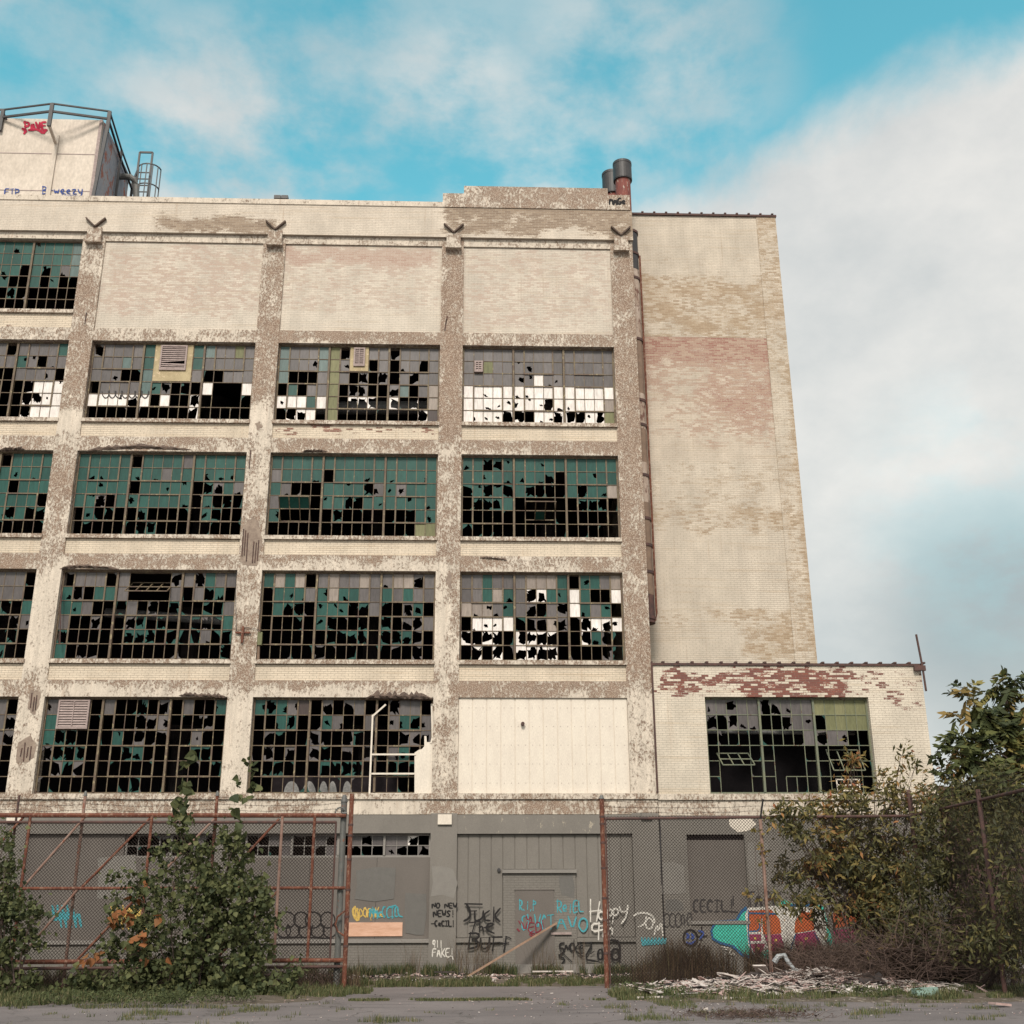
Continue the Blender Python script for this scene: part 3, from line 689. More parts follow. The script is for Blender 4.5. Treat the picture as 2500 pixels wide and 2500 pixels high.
# ------------------------------------------------------------------ ground floor of the main block
GP = lambda x, y, z: (.7 if z > 4.0 else -.6)
GZ = .02
for b in (0, 1, 2, 3):
    x0, x1 = XL(b), XR(b)
    mb = MB(); mb.gridbox(x0+.004, x1-.004, Y0+.0, Y0+.45, 3.88, 4.395, .4); mb.build('ground_floor_lintel', M['gray'], fac, peel=GP)
    mb = MB(); mb.gridbox(x0, x1, Y0+.04, Y0+.45, -.2, .93, .4); mb.build('ground_floor_wall', M['graybrick'], fac, peel=GP)
    mb = MB(); mb.gridbox(x0, x1, Y0-.03, Y0+.4,   .935, 1.04, .5); mb.build('ledge', M['graylight'], fac, peel=GP)
    ztop = 3.22 if b >= 2 else 3.875
    mb = MB(); xm = x0+(x1-x0)*.36
    if b == 2:
        mb.box(x0, x1-2.6, Y0+.12, Y0+.2, 1.045, 3.875); mb.box(x1-2.595, x1, Y0+.12, Y0+.2, 1.045, 3.22)
    else:
        mb.box(x0, xm-.004, Y0+.12, Y0+.2, 1.045, ztop); mb.box(xm+.004, xm+1.9, Y0+.12, Y0+.2, 1.045, ztop); mb.box(xm+1.908, x1, Y0+.12, Y0+.2, 1.045, ztop)
    mb.build('window_boarding', M['grayboard'], fac, peel=lambda x, y, z: -1)
M['S2'] = M['S']
gw = window(XR(3)-5.30, XR(3), 3.225, 3.875, ['KtSStKStKStSSSvK', 'tKnSKKtSKtKtstKt'], (4, 4, 4, 4), 91, fac, yy=Y0+.22, frame='graylight', vents=False)
window(XR(2)-2.59, XR(2), 3.225, 3.875, ['KKKtKKSt', 'KnKKKKtK'], (4, 4), 92, fac, yy=Y0+.22, frame='graylight', vents=False)
mb = MB(); mb.box(*sorted((P(849, 2268, Y0)[0], P(982, 2268, Y0)[0])), Y0+.085, Y0+.118, P(900, 2286, Y0)[1], P(900, 2252, Y0)[1]); pw = mb.build('plywood_patch', M['plywood'], fac)
# fourth bay: ribbed gray infill with a framed doorway
x0, x1 = XL(4), XR(4)
mb = MB(); mb.gridbox(x0+.004, x1-.004, Y0+.0, Y0+.45, 3.86, 4.395, .3); mb.build('ground_floor_lintel', M['gray'], fac, peel=lambda x, y, z: .9)
mb = MB(); mb.gridbox(x0, CORN, Y0-.05, Y0+.45, -.2, .36, .5); mb.build('plinth', M['graylight'], fac, peel=GP)
siding(x0, .94, 1.055, 3.855, Y0+.14, fac, M['gray'], .30, 'ribbed_panel', .03)
siding(3.02, x1, 1.055, 3.855, Y0+.14, fac, M['gray'], .30, 'ribbed_panel', .03)
siding(.94, 3.02, 2.88, 3.855, Y0+.14, fac, M['gray'], .30, 'ribbed_panel', .03)
for a, b_ in ((x0, .94), (3.02, x1)):
    mb = MB(); mb.gridbox(a, b_, Y0+.10, Y0+.45, .365, .93, .4); mb.build('ground_floor_wall', M['graybrick'], fac, peel=GP)
    mb = MB(); mb.gridbox(a, b_, Y0+.02, Y0+.4, .935, 1.05, .5); mb.build('ledge', M['gray'], fac, peel=GP)
mb = MB(); mb.box(.92, 3.04, Y0-.02, Y0+.3, 2.78, 2.875); mb.build('door_header', M['graylight'], fac, peel=GP)
mb = MB(); mb.gridbox(.945, 3.015, Y0+.06, Y0+.4, .365, 2.775, .4); mb.build('door_surround', M['graybrick'], fac, peel=GP)
mb = MB(); mb.box(1.29, 2.385, Y0+.03, Y0+.058, .1, 2.315); mb.box(1.27, 2.40, Y0+.015, Y0+.058, 2.317, 2.345); dr = mb.build('boarded_door', M['grayboard'], fac, peel=lambda x, y, z: -1)
mb = MB(); a = W(1218, 2124, Y0+.1); mb.tube([a, a+Vector((0, -.05, 0))], .05, 14); mb.build('vent_hole', M['blackmetal'], fac)
mb = MB(); a = W(1376, 2279, Y0+.05); mb.box(a.x-.36, a.x+.22, Y0+.0, Y0+.058, a.z-.03, a.z+.03); mb.build('door_bar', M['louver'], fac)
# small box lamp housings under the beam
mb = MB(); a = W(1086, 2001, Y0); mb.box(a.x-.2, a.x+.2, Y0-.09, Y0-.02, a.z-.14, a.z+.14); mb.build('wall_box', M['sidepaint'], fac)
mb = MB(); a = W(1590, 1996, Y0); mb.box(a.x-.3, a.x+.02, Y0-.12, Y0-.02, a.z-.03, a.z+.12); mb.build('wall_box', M['gray'], fac, peel=GP)
mb = MB(); a = W(36, 2001, Y0); mb.box(a.x-.2, a.x+.2, Y0-.09, Y0-.02, a.z-.1, a.z+.1); mb.build('wall_box', M['sidepaint'], fac)
mb = MB(); mb.tube([(5.46, Y0-.03, z) for z in (8.9, 7.0, 5.0)], .03, 6); mb.build('corner_pipe', M['rustdark'], fac)

# ================================================================== ROOFTOP THINGS
def stack(x, y, z0, z1, r, label, capr=1.22, caph=.75, low=None):
    t = thing('exhaust_stack', (x, y, z0), label, 'exhaust stack')
    mb = MB(); mb.cyl((x, y), r, 24.2 if low is None else 24.6, z1-caph*.8, 28); mb.build('pipe', M['stackrust'], t, smooth=False)
    mb = MB(); mb.cyl((x, y), r*capr, z1-caph, z1-.12, 28); mb.cyl((x, y), r*capr*1.03, z1-.12, z1-.02, 28); mb.cyl((x, y), r*capr*1.02, z1-caph+.03, z1-caph+.09, 28); mb.build('cap', M['blackmetal'], t)
    return t
FY = Y0+.9; fx = 5.45
t = stack(5.45-.12+.02, FY, 10.3, 27.55, .275, 'tall rusty exhaust pipe with a black cap running down the corner beside the tower', caph=.78)
# lower run of the pipe, down the corner, in painted sections
zz = 24.6; segs = [(24.6, 23.0, 'blackmetal'), (23.0, 20.2, 'stackwhite'), (20.2, 18.2, 'brownpipe'), (18.2, 16.9, 'stackwhite'), (16.9, 15.7, 'brownpipe'), (15.7, 14.3, 'stackwhite'), (14.3, 12.9, 'brownpipe'), (12.9, 11.2, 'brownpipe'), (11.2, 10.3, 'rustdark')]
for a, b_, mn in segs:
    mb = MB(); mb.cyl((5.50, FY), .285, b_, a, 24); mb.build('pipe', M[mn], t)
mb = MB()
for z in (24.5, 23.6, 22.6, 20.2, 17.9, 17.0, 15.2, 13.7, 12.8, 11.9, 10.4): mb.cyl((5.50, FY), .315, z, z+.09, 24)
mb.build('band', M['rustdark'], t)
mb = MB(); mb.tube([(5.82, FY-.1, 23.6), (5.82, FY-.1, 10.6), (5.78, FY-.1, 10.4), (5.6, FY-.2, 10.3)], .035, 8); mb.build('conduit', M['rust'], t)
t = stack(5.15, Y0+2.3, 24.3, 28.1, .3, 'squat black capped stack half hidden behind the tall rusty one', caph=1.0, low=1)
mb = MB(); a = W(686, 486, Y0+1.5); mb.box(a.x-.22, a.x+.22, a.y, a.y+.3, 24.3, a.z-.0); mb.box(a.x-.25, a.x-.01, a.y-.05, a.y+.35, a.z, a.z+.14); mb.box(a.x+.01, a.x+.25, a.y-.05, a.y+.35, a.z, a.z+.14)
o = mb.build('roof_vent', M['blackmetal'], None, (a.x, a.y, 24.3)); tagp(o, 'small black twin hatch vent poking above the middle of the parapet', 'vent')

# tank house
TX, TY, TZ = -14.72, 38.0, 31.4
tk = thing('rooftop_tank', (TX-6, TY+2, 24.3), 'big pale panelled water tank housing on the roof with red and blue graffiti tags', 'rooftop tank')
mb = MB(); X0t = TX-11.5
mb.box(X0t, TX-.03, TY, TY+.15, 24.3, TZ); mb.build('front_wall', M['tankwall'], tk)
mb = MB(); mb.box(TX-.15, TX, TY+.16, TY+3.6, 24.3, TZ); mb.build('side_wall', M['tankside'], tk)
mb = MB(); mb.box(X0t, TX-.15, TY+3.45, TY+3.6, 24.3, TZ-.01); mb.box(X0t, X0t+.1, TY+.16, TY+3.4, 24.3, TZ-.01); mb.build('back_wall', M['tankwall'], tk)
mb = MB(); mb.box(X0t+.1, TX-.16, TY+.16, TY+3.44, TZ-.4, TZ-.3); mb.build('tank_top', M['tankside'], tk)
mb = MB()
for z in (25.5, 27.2, 28.05, 29.75): mb.box(X0t, TX-.035, TY-.012, TY-.001, z, z+.03)
mb.box(TX-.14, TX-.02, TY-.05, TY-.013, 24.3, TZ-.02)
mb.build('seam', M['louver'], tk)
def rail_post(x, y, z0, z1, w=.12): mb.bar((x, y, z0), (x, y, z1), w, .08)
mb = MB()
px1 = P(130, 253, TY-1.0); 
pc = (P(128, 253, TY-.9)[0], TY-.9)
RT = P(128, 253, TY-.9)[1]
pL = W(5, 268, TY); pR = (TX+.22, TY-.1)
zr = 32.35
prr = W(268, 272, TY-.1)
posts = [(P(8, 268, TY-.1)[0], TY-.1), pc, (prr.x, TY-.1)]
zr = prr.z
ztop = [P(8, 268, TY-.1)[1], RT, zr]
for (x, y), z in zip(posts, ztop): mb.bar((x, y, z-1.0 if y > TY-.5 else z-1.05), (x, y, z), .14, .09)
pst = MB(); pst.bar((pc[0], pc[1], RT-1.0), (pc[0], TY-.04, 30.2), .1, .08); pst.bar((pc[0], TY-.045, 24.4), (pc[0], TY-.045, 30.6), .17, .05); pst.build('support_strut', M['tankwall'], tk)
mb.bar((TX-.02, TY-.08, 27), (prr.x, TY-.12, zr-.9), .12, .08)
for i in (0, 1):
    a = Vector((*posts[i], ztop[i])); b_ = Vector((*posts[i+1], ztop[i+1]))
    mb.bar(a, b_, .06, .05); mb.bar(a-Vector((0, 0, .36)), b_-Vector((0, 0, .36)), .09, .06)
a = Vector((*posts[0], ztop[0])); mb.bar(a, a+Vector((-4, .0, .0)), .07, .05); mb.bar(a+Vector((0, 0, -.1)), a+Vector((.5, .4, -1.1)), .08, .05)
# rail along the side
bx = [Vector((prr.x, TY-.1, zr)), Vector((prr.x-.1, TY+2.0, zr-.25)), Vector((prr.x-.15, TY+3.9, zr-.4))]
for a, b_ in ((bx[0], bx[1]), (bx[1], bx[2])):
    mb.bar(a, b_, .06, .06); mb.bar(a-Vector((0, 0, .4)), b_-Vector((0, 0, .4)), .08, .06)
for a in bx[1:]: mb.bar(a-Vector((0, 0, 2.2)), a, .09, .08)
mb.build('railing', M['blackmetal'], tk)
# caged ladder behind the tank
lx, ly = P(350, 430, TY+4.6)[0], TY+4.6
mb = MB(); lt = P(350, 372, ly)[1]
for s in (-.28, .28): mb.bar((lx+s, ly, 24.4), (lx+s, ly, lt), .08, .06)
mb.bar((lx-.28, ly, lt), (lx+.28, ly, lt), .08, .06)
for i in range(24): mb.bar((lx-.28, ly, 24.7+i*.33), (lx+.28, ly, 24.7+i*.33), .04, .04)
for z in (lt-.9, lt-1.9, lt-2.9, lt-3.9):
    pts = [(lx-.28+.0, ly, z)]+[(lx+.25+.48*math.cos(a), ly-.45*math.sin(a), z) for a in [math.pi-k*math.pi/8 for k in range(9)]]
    for a, b_ in zip(pts, pts[1:]): mb.bar(a, b_, .05, .03)
for k in range(7):
    a = math.pi-k*math.pi/6; mb.bar((lx+.25+.48*math.cos(a), ly-.45*math.sin(a), lt-.9), (lx+.25+.48*math.cos(a), ly-.45*math.sin(a), 25), .04, .03)
mb.bar((lx-.28, ly, lt-.95), (prr.x-.15, TY+3.9, zr-.4), .07, .06); mb.bar((lx-.28, ly, lt-1.8), (prr.x-.15, TY+3.9, zr-1.1), .07, .06)
mb.build('ladder', M['blackmetal'], tk)
mb = MB(); yy_ = TY+2.5
q = [W(283, 432, yy_), W(300, 431, yy_), W(318, 432, yy_), W(328, 440, yy_), W(332, 455, yy_), W(333, 500, yy_)]; mb.tube(q, .13, 12); mb.build('overflow_pipe', M['galv'], tk)

# ================================================================== TALL WING
YT = 36.0
tw = thing('brick_tower', (8.5, YT+4, .1), 'tall windowless cream brick tower with worn bands and exposed red brick, right of the factory', 'tower')
TPE = mkpeel([(1195, 1480, 395, 470, -1.2), (1195, 1440, 470, 520, -.5), (1195, 1480, 520, 632, .15), (1200, 1480, 632, 800, .1), (1200, 1500, 800, 822, .2), (1200, 1500, 822, 950, -.3), (1200, 1510, 955, 1005, .08), (1200, 1500, 1010, 1140, -1.0), (1200, 1520, 1150, 1175, -.2), (1200, 1520, 1180, 1250, -.9), (1400, 1520, 1140, 1250, .1)], -.5, YT)
TRE = mkpeel([(1200, 1480, 628, 664, 1.5), (1200, 1460, 655, 705, .55), (1200, 1480, 705, 800, -.25), (1330, 1500, 700, 800, .3), (1340, 1500, 815, 850, .2), (1200, 1500, 845, 880, -1.2)], -.3, YT, .75)
zA = P(1330*1.294, 636*1.294, YT)[1]; zB = P(1330*1.294, 870*1.294, YT)[1]
mb = MB(); mb.gridbox(5.55, 10.42, YT, YT+.4, -.2, zB, .22); mb.gridbox(5.55, 10.42, YT, YT+.4, zA, 26.05, .22); mb.build('wall', M['tower'], tw, peel=TPE)
mb = MB(); mb.gridbox(5.55, 10.42, YT+.004, YT+.4, zB, zA, .22); mb.build('exposed_brick_wall', M['towerred'], tw, peel=TRE)
CPE = lambda x, y, z: .05 if z > 20 else (.25 if z > 9.5 and (x > 10.9) else -.2+.35*mnoise.noise(Vector((x*2, 1, z*.5))))
mb = MB(); mb.gridbox(10.42, 11.14, YT-.03, YT+.4, -.2, 26.05, .22); mb.build('corner_pier', M['tower'], tw, peel=CPE)
mb = MB(); mb.box(10.84, 11.138, YT+.401, YT+9, -.2, 26.05); mb.box(5.55, 5.8, YT+.401, YT+9, 24, 26.04); mb.box(5.56, 11.13, YT+9, YT+9.3, -.2, 26.04); mb.build('side_wall', M['tower'], tw, peel=lambda x, y, z: 0)
mb = MB(); mb.box(5.8, 10.84, YT+.401, YT+9, 25.3, 25.5); mb.build('roof', M['inside'], tw)
mb = MB(); mb.box(5.5, 11.17, YT-.07, YT+.45, 26.052, 26.13)
for i in range(13): mb.box(5.7+i*.44, 5.78+i*.44, YT-.09, YT+.4, 26.131, 26.18)
mb.build('coping', M['rustdark'], tw)
mb = MB(); mb.tube([(11.2, YT+.6, 9), (11.2, YT+.6, 11.3)], .04, 6); mb.build('conduit', M['rustdark'], tw)

# ================================================================== LOW ANNEX
ax = thing('brick_annex', (9.6, Y0+4, .1), 'low white brick annex with red brick showing along its top', 'annex')
AX0, AX1 = 5.47, 13.72
APE = mkpeel([(1236, 1300, 1262, 1325, .95), (1300, 1760, 1262, 1322, .42), (1300, 1560, 1266, 1304, .85), (1380, 1700, 1262, 1300, 1.0), (1420, 1600, 1290, 1315, 1.0), (1600, 1760, 1265, 1330, .35), (1740, 1770, 1300, 1400, .25), (1236, 1290, 1330, 1360, .2), (1236, 1300, 1470, 1500, -.1), (1236, 1330, 1340, 1500, -.45)], -.65, Y0, .15)
wx0, wx1, wz0, wz1 = 7.02, 12.0, 4.985, 7.83
zc = 8.78
mb = MB(); mb.gridbox(AX0, wx0, Y0+.0, Y0+.4, 4.98, wz1, .16); mb.gridbox(wx1, AX1, Y0+.0, Y0+.4, 4.98, wz1, .16); mb.gridbox(AX0, AX1, Y0, Y0+.4, wz1, zc, .16)
mb.build('wall', M['annex'], ax, peel=APE)
mb = MB(); mb.box(AX0-.01, AX1+.06, Y0-.05, Y0+.45, zc, zc+.07)
for i in range(19): mb.box(AX0+.3+i*.445, AX0+.38+i*.445, Y0-.07, Y0+.4, zc+.071, zc+.12)
mb.build('coping', M['rustdark'], ax)
mb = MB(); mb.gridbox(AX0, AX1+.05, Y0-.06, Y0+.4, 4.80, 4.975, .3); mb.build('window_sill', M['conc'], ax, peel=lambda x, y, z: 0)
mb = MB(); mb.gridbox(AX0, AX1+.03, Y0-.005, Y0+.4, 4.36, 4.795, .25); mb.build('beam', M['conc'], ax, peel=lambda x, y, z: -.5 if x > 7 else .15)
dx0, dx1 = 6.25, 7.93
mb = MB(); mb.gridbox(AX0+.01, dx0, Y0, Y0+.4, -.2, 4.355, .4); mb.gridbox(dx1, AX1, Y0, Y0+.4, -.2, 4.355, .4); mb.gridbox(dx0, dx1, Y0, Y0+.4, 3.83, 4.355, .4); mb.gridbox(dx0, dx1, Y0+.02, Y0+.4, -.2, 1.38, .4)
mb.build('ground_floor_wall', M['graybrick'], ax, peel=lambda x, y, z: -.5 if z < 3.9 else .3)
mb = MB(); mb.box(dx0, dx1, Y0-.03, Y0+.3, 1.385, 1.48); mb.build('ledge', M['graylight'], ax, peel=GP)
mb = MB(); mb.box(dx0, dx1, Y0+.12, Y0+.18, 1.485, 3.68); mb.build('window_boarding', M['grayboard'], ax, peel=lambda x, y, z: -1)
mb = MB(); mb.box(dx0, dx1, Y0+.16, Y0+.3, 3.685, 3.83); mb.build('gap_shade_strip', M['inside'], ax)  # solid dark strip stands in for the shade of the open gap
mb = MB(); mb.box(AX1-.4, AX1-.002, Y0+.401, Y0+9, -.2, 8.7); mb.box(AX0, AX1-.41, Y0+8.7, Y0+9, -.2, 8.7); mb.build('side_wall', M['annex'], ax, peel=lambda x, y, z: 0)
mb = MB(); mb.box(AX0+.05, AX1-.41, Y0+.401, Y0+1.93, 8.2, 8.4); mb.box(11.2, AX1-.41, Y0+1.95, Y0+8.6, 8.2, 8.4); mb.box(AX0+.05, AX1-.41, Y0+.401, Y0+1.93, 4.3, 4.5); mb.box(AX0+.05, AX1-.41, Y0+1.7, Y0+1.93, 4.5, 8.2); mb.build('floor_slab', M['pitch'], ax)  # also an added near-black wall standing in for the dark room behind
mb = MB(); mb.tube([(6, Y0+1.0, 6.95), (11.8, Y0+1.0, 6.9)], .07, 10); mb.build('duct', M['duct'], ax)
AWIN = ['sSnSSttsSSYYYYY'.replace('n', 't'), 'tKtssKKtSsKYYYY', 'KtKKKKKKKStSsKKt'[:15], 'KOOOKKOOOKKOOOK', 'KOOOKKOOOKKOOOK', 'KOOOKKOKKKKKKKK']
WO[('a', 1)] = window(wx0, wx1, wz0, wz1, AWIN, G555, 77, ax, frame='steelg', vents=False)
tilted(('a', 1), 1, 3, 3, 4, 1.05, 2, mat='steelg', pivot=.6)
tilted(('a', 1), 11, 13, 3, 4, .7, 2, mat='steelg', pivot=.6)
x_, z_ = P(1725+330*.2484, 1906, Y0+.15)
mb = MB(); a = W(2070, 1915, Y0+.12)
for i in range(4): mb.bar((a.x-.32+i*.22, Y0+.1, a.z-.18), (a.x-.34+i*.22, Y0+.1, a.z+.16), .035, .03)
for j in range(3): mb.bar((a.x-.34, Y0+.1, a.z-.18+j*.16), (a.x+.36, Y0+.1, a.z-.18+j*.16), .035, .03)
mb.build('loose_sash', M['sidepaint'], WO[('a', 1)][0])
for k, pl in enumerate([[(1779, 2000), (1832, 1996), (1846, 2012), (1830, 2026), (1800, 2032), (1782, 2016)]]): patch(pl, 'bare_plaster_patch', M['sidepaint'], ax, .008, jag=2)
mb = MB()
q = [P(1612, 2020, Y0), P(1613, 2110, Y0), P(1614, 2160, Y0)]
mb.tube([(x, Y0-.005, z) for x, z in q], .022, 5); mb.tube([(5.49, Y0-.01, 1.0), (5.49, Y0-.01, 4.3)], .012, 4); mb.build('wall_crack', M['blackmetal'], ax)
mb = MB(); mb.tube([(AX1+.04, Y0-.1, 8.0), (AX1+.02, Y0-.1, 8.75), (AX1-.05, Y0-.1, 9.75)], .035, 8); mb.box(AX1-.25, AX1+.1, Y0-.15, Y0-.07, 8.62, 8.78)
o = mb.build('roof_corner_pole', M['rustdark'], None, (AX1, Y0-.1, 8.0)); tagp(o, 'thin dark metal pole standing at the right roof corner of the low annex', 'pole')
# far low building behind the trees
fb = thing('distant_building', (26, 60, 0), 'low dull red brick building far behind the trees at the right edge', 'building')
mb = MB(); mb.box(20, 48, 60, 70, -.2, 7.6); mb.build('wall', M['rustdark'], fb)
mb = MB(); mb.box(19.8, 48.2, 59.8, 70.2, 7.6, 7.9); mb.build('roof', M['rustdark'], fb)
mb = MB(); 
for i in range(6): mb.box(22+i*4, 24+i*4, 59.95, 60.05, 4, 6)
mb.build('window', M['D'], fb, tint=True)


# ================================================================== GRAFFITI (thin coats of paint on the walls)
PAINT = {'black': (.022, .02, .02), 'white': (.68, .64, .58), 'cyan': (.08, .34, .39), 'yellow': (.62, .42, .12), 'maroon': (.22, .035, .05), 'blue': (.05, .09, .30), 'red': (.50, .03, .07),
         'teal': (.07, .52, .40), 'orange': (.50, .12, .045), 'magenta': (.32, .05, .12), 'navy': (.035, .13, .27), 'gray': (.33, .32, .31), 'darkgray': (.06, .055, .055), 'tealdark': (.03, .20, .24)}
for k, c in PAINT.items(): M['p_'+k] = mat_var('spray_paint_'+k, c, tuple(x*.62 for x in c), 16, .8, spec=.2)
class Graf:
    def __init__(s, Y, off=.01): s.mb = MB(); s.Y = Y; s.off = off; s.k = 0; s.rr = random.Random(5)
    def stroke(s, pts, w):      # pts in photo pixels; w in metres
        q = [Vector(P(x, y, s.Y)).to_2d() if False else Vector(P(x, y, s.Y)) for x, y in pts]
        # smooth
        if len(q) > 2:
            r = [q[0]]
            for i in range(len(q)-1):
                r.append(q[i]*.75+q[i+1]*.25); r.append(q[i]*.25+q[i+1]*.75)
            r.append(q[-1]); q = r
        q = [p for i, p in enumerate(q) if i == 0 or (p-q[i-1]).length > .004]
        if len(q) < 2: return
        y = s.Y-s.off-s.k*.0004; s.k += 1; prev = None; w = w*1.18
        L = len(q)
        ext = (q[0]-q[1]).normalized()*w*.4; q[0] = q[0]+ext
        ext = (q[-1]-q[-2]).normalized()*w*.4; q[-1] = q[-1]+ext
        for i, p in enumerate(q):
            d = (q[min(i+1, L-1)]-q[max(i-1, 0)]).normalized(); n = Vector((-d.y, d.x))*w/2*s.rr.uniform(.85, 1.12)
            if i in (0, L-1): n *= .6
            yy = y-i*.00002
            a = s.mb.vert((p.x+n.x, yy, p.y+n.y)); b = s.mb.vert((p.x-n.x, yy, p.y-n.y))
            if prev: s.mb.face([prev[0], prev[1], b, a])
            prev = (a, b)
    def fill(s, pts):
        y = s.Y-s.off-s.k*.0004; s.k += 1
        s.mb.poly([(lambda t: (t[0], y, t[1]))(P(x, y_, s.Y)) for x, y_ in pts])
    def build(s, color, parent, label=None, name='graffiti'):
        o = s.mb.build(name, M['p_'+color], parent)
        if label: o['label'] = label
        return o
def arc(cx, cy, rx, ry, a0, a1, n=8): return [(cx+rx*math.cos(math.radians(a0+(a1-a0)*i/n)), cy+ry*math.sin(math.radians(a0+(a1-a0)*i/n))) for i in range(n+1)]
FONT = {
 'A': [[(0, 0), (.5, 1), (1, 0)], [(.2, .4), (.8, .4)]], 'B': [[(.05, 0), (.05, 1)], [(.05, 1), (.7, .95), (.75, .65), (.1, .52)], [(.1, .52), (.9, .42), (.85, .05), (.05, 0)]],
 'D': [[(0, 0), (0, 1), (.7, .85), (.95, .5), (.7, .1), (0, 0)]], 'C': [arc(.55, .5, .5, .5, 60, 300)], 'E': [[(.9, 1), (0, 1), (0, 0), (.95, 0)], [(0, .5), (.75, .5)]], 'F': [[(0, 0), (.05, 1), (1, 1)], [(0, .55), (.75, .55)]],
 'G': [arc(.5, .5, .5, .5, 50, 350)+[(.55, .45)]], 'H': [[(0, 0), (0, 1)], [(1, 0), (1, 1)], [(0, .5), (1, .5)]], 'I': [[(.5, 0), (.5, 1)], [(.1, 1), (.9, 1)], [(.1, 0), (.9, 0)]], 'i': [[(.5, 0), (.5, .55)], [(.5, .75), (.5, .8)]],
 'J': [[(.1, 1), (1, 1)], [(.65, 1), (.6, .2), (.4, 0), (.0, .05)]], 'K': [[(.05, 0), (.05, 1)], [(1, 1), (.1, .45), (1, 0)]], 'L': [[(0, 1), (0, 0), (1, 0)]], 'M': [[(0, 0), (.1, 1), (.5, .3), (.9, 1), (1, 0)]],
 'N': [[(0, 0), (0, 1), (1, 0), (1, 1)]], 'O': [arc(.5, .5, .5, .5, 90, 450, 12)], 'P': [[(.05, 0), (.05, 1)], [(.05, 1), (.9, .95), (.9, .55), (.05, .48)]], 'R': [[(.05, 0), (.05, 1)], [(.05, 1), (.9, .95), (.85, .55), (.1, .5), (1, 0)]],
 'S': [[(.95, .85), (.5, 1), (.05, .75), (.5, .5), (.95, .25), (.5, 0), (.05, .12)]], 'T': [[(0, 1), (1, 1)], [(.5, 1), (.5, 0)]], 'U': [[(0, 1), (.05, .2), (.5, 0), (.95, .2), (1, 1)]], 'V': [[(0, 1), (.5, 0), (1, 1)]],
 'W': [[(0, 1), (.25, 0), (.5, .7), (.75, 0), (1, 1)]], 'Y': [[(0, 1), (.5, .5)], [(1, 1), (.3, 0)]], 'Z': [[(0, 1), (1, 1), (0, 0), (1, 0)]], 'X': [[(0, 1), (1, 0)], [(1, 1), (0, 0)]],
 '9': [arc(.5, .7, .4, .3, 0, 360, 10), [(.9, .7), (.8, 0)]], '1': [[(.5, 1), (.5, 0)]], '6': [[(.8, 1), (.2, .6), (.1, .3)], arc(.5, .28, .4, .28, 0, 360, 10)], '4': [[(.3, 1), (0, .4), (1, .4)], [(.75, 1), (.7, 0)]],
 '!': [[(.5, 1), (.5, .35)], [(.5, .06), (.52, .0)]], '-': [[(.1, .5), (.9, .5)]], '.': [[(.4, .0), (.5, .02)]],
 'e': [[(.1, .3), (.9, .35), (.7, .62), (.2, .5), (.15, .1), (.9, .05)]], 'h': [[(.05, 1), (.05, 0)], [(.05, .4), (.5, .6), (.9, .4), (.95, 0)]], 'p': [[(.1, .6), (.1, -.4)], arc(.5, .3, .4, .3, 150, -150, 8)], 'y': [[(.05, .6), (.3, .15), (.8, .2)], [(.95, .65), (.85, -.1), (.3, -.45)]],
 'a': [arc(.5, .3, .42, .3, 0, 360, 9), [(.95, .6), (.95, 0)]], 't': [[(.5, 1), (.45, 0), (.9, 0)], [(.1, .65), (.9, .65)]], 's': [[(.9, .55), (.3, .6), (.2, .38), (.8, .2), (.7, 0), (.1, .05)]], 'm': [[(0, 0), (0, .6)], [(0, .5), (.3, .6), (.5, .0)], [(.5, .5), (.8, .6), (1, 0)]],
 'o': [arc(.5, .3, .45, .3, 0, 360, 10)], 'k': [[(.05, 1), (.05, 0)], [(.9, .65), (.1, .3), (.95, 0)]], 'd': [arc(.45, .3, .42, .3, 0, 360, 9), [(.9, 1.0), (.9, 0)]], 'w': [[(0, .6), (.25, 0), (.5, .5), (.75, 0), (1, .6)]], 'z': [[(0, .6), (1, .6), (0, 0), (1, 0)]], 'u': [[(0, .6), (.1, .1), (.5, 0), (.9, .15)], [(.95, .6), (1, 0)]],
}
def word(g, txt, x0, y0, x1, y1, w, slant=0, rise=0, jit=.05, gap=.28, widths=None):
    n = len(txt); cw = (x1-x0)/(n+(n-1)*gap)
    for i, ch in enumerate(txt):
        if ch == ' ': continue
        ox = x0+i*cw*(1+gap); dy = rise*i
        for st in FONT[ch]:
            pts = []
            for (a, b) in st:
                a += g.rr.uniform(-jit, jit); b += g.rr.uniform(-jit, jit)
                pts.append((ox+a*cw+b*slant*cw, y1-b*(y1-y0)+dy))
            g.stroke(pts, w)
def zs(*p): return [(800+.2847*x, 2050+.2847*y) for x, y in p]      # (enlargement of the middle)
def zr_(*p): return [(1350+.2847*x, 2050+.2847*y) for x, y in p]     # (enlargement of the right)
def za(*p): return [(1500+.41408*x, 1550+.41408*y) for x, y in p]    # (enlargement of the annex)
g = Graf(Y0-.02, .006); word(g, 'NO NEW', 1055, 2205, 1115, 2217, .035); word(g, 'NEWS!', 1058, 2223, 1110, 2238, .035); word(g, '-CeCIL!', 1053, 2248, 1110, 2261, .035)
g.build('black', fac, 'small black handwritten words NO NEW NEWS! -CECIL! on the gray column')
g = Graf(Y0-.02, .006); word(g, '911', 1056, 2296, 1080, 2312, .03); word(g, 'FAKE!', 1056, 2316, 1108, 2336, .03); g.stroke([(1092, 2339), (1103, 2332), (1106, 2342)], .025)
g.build('white', fac, 'small white handwritten words 911 FAKE! low on the gray column')
g = Graf(Y0+.02, .006)
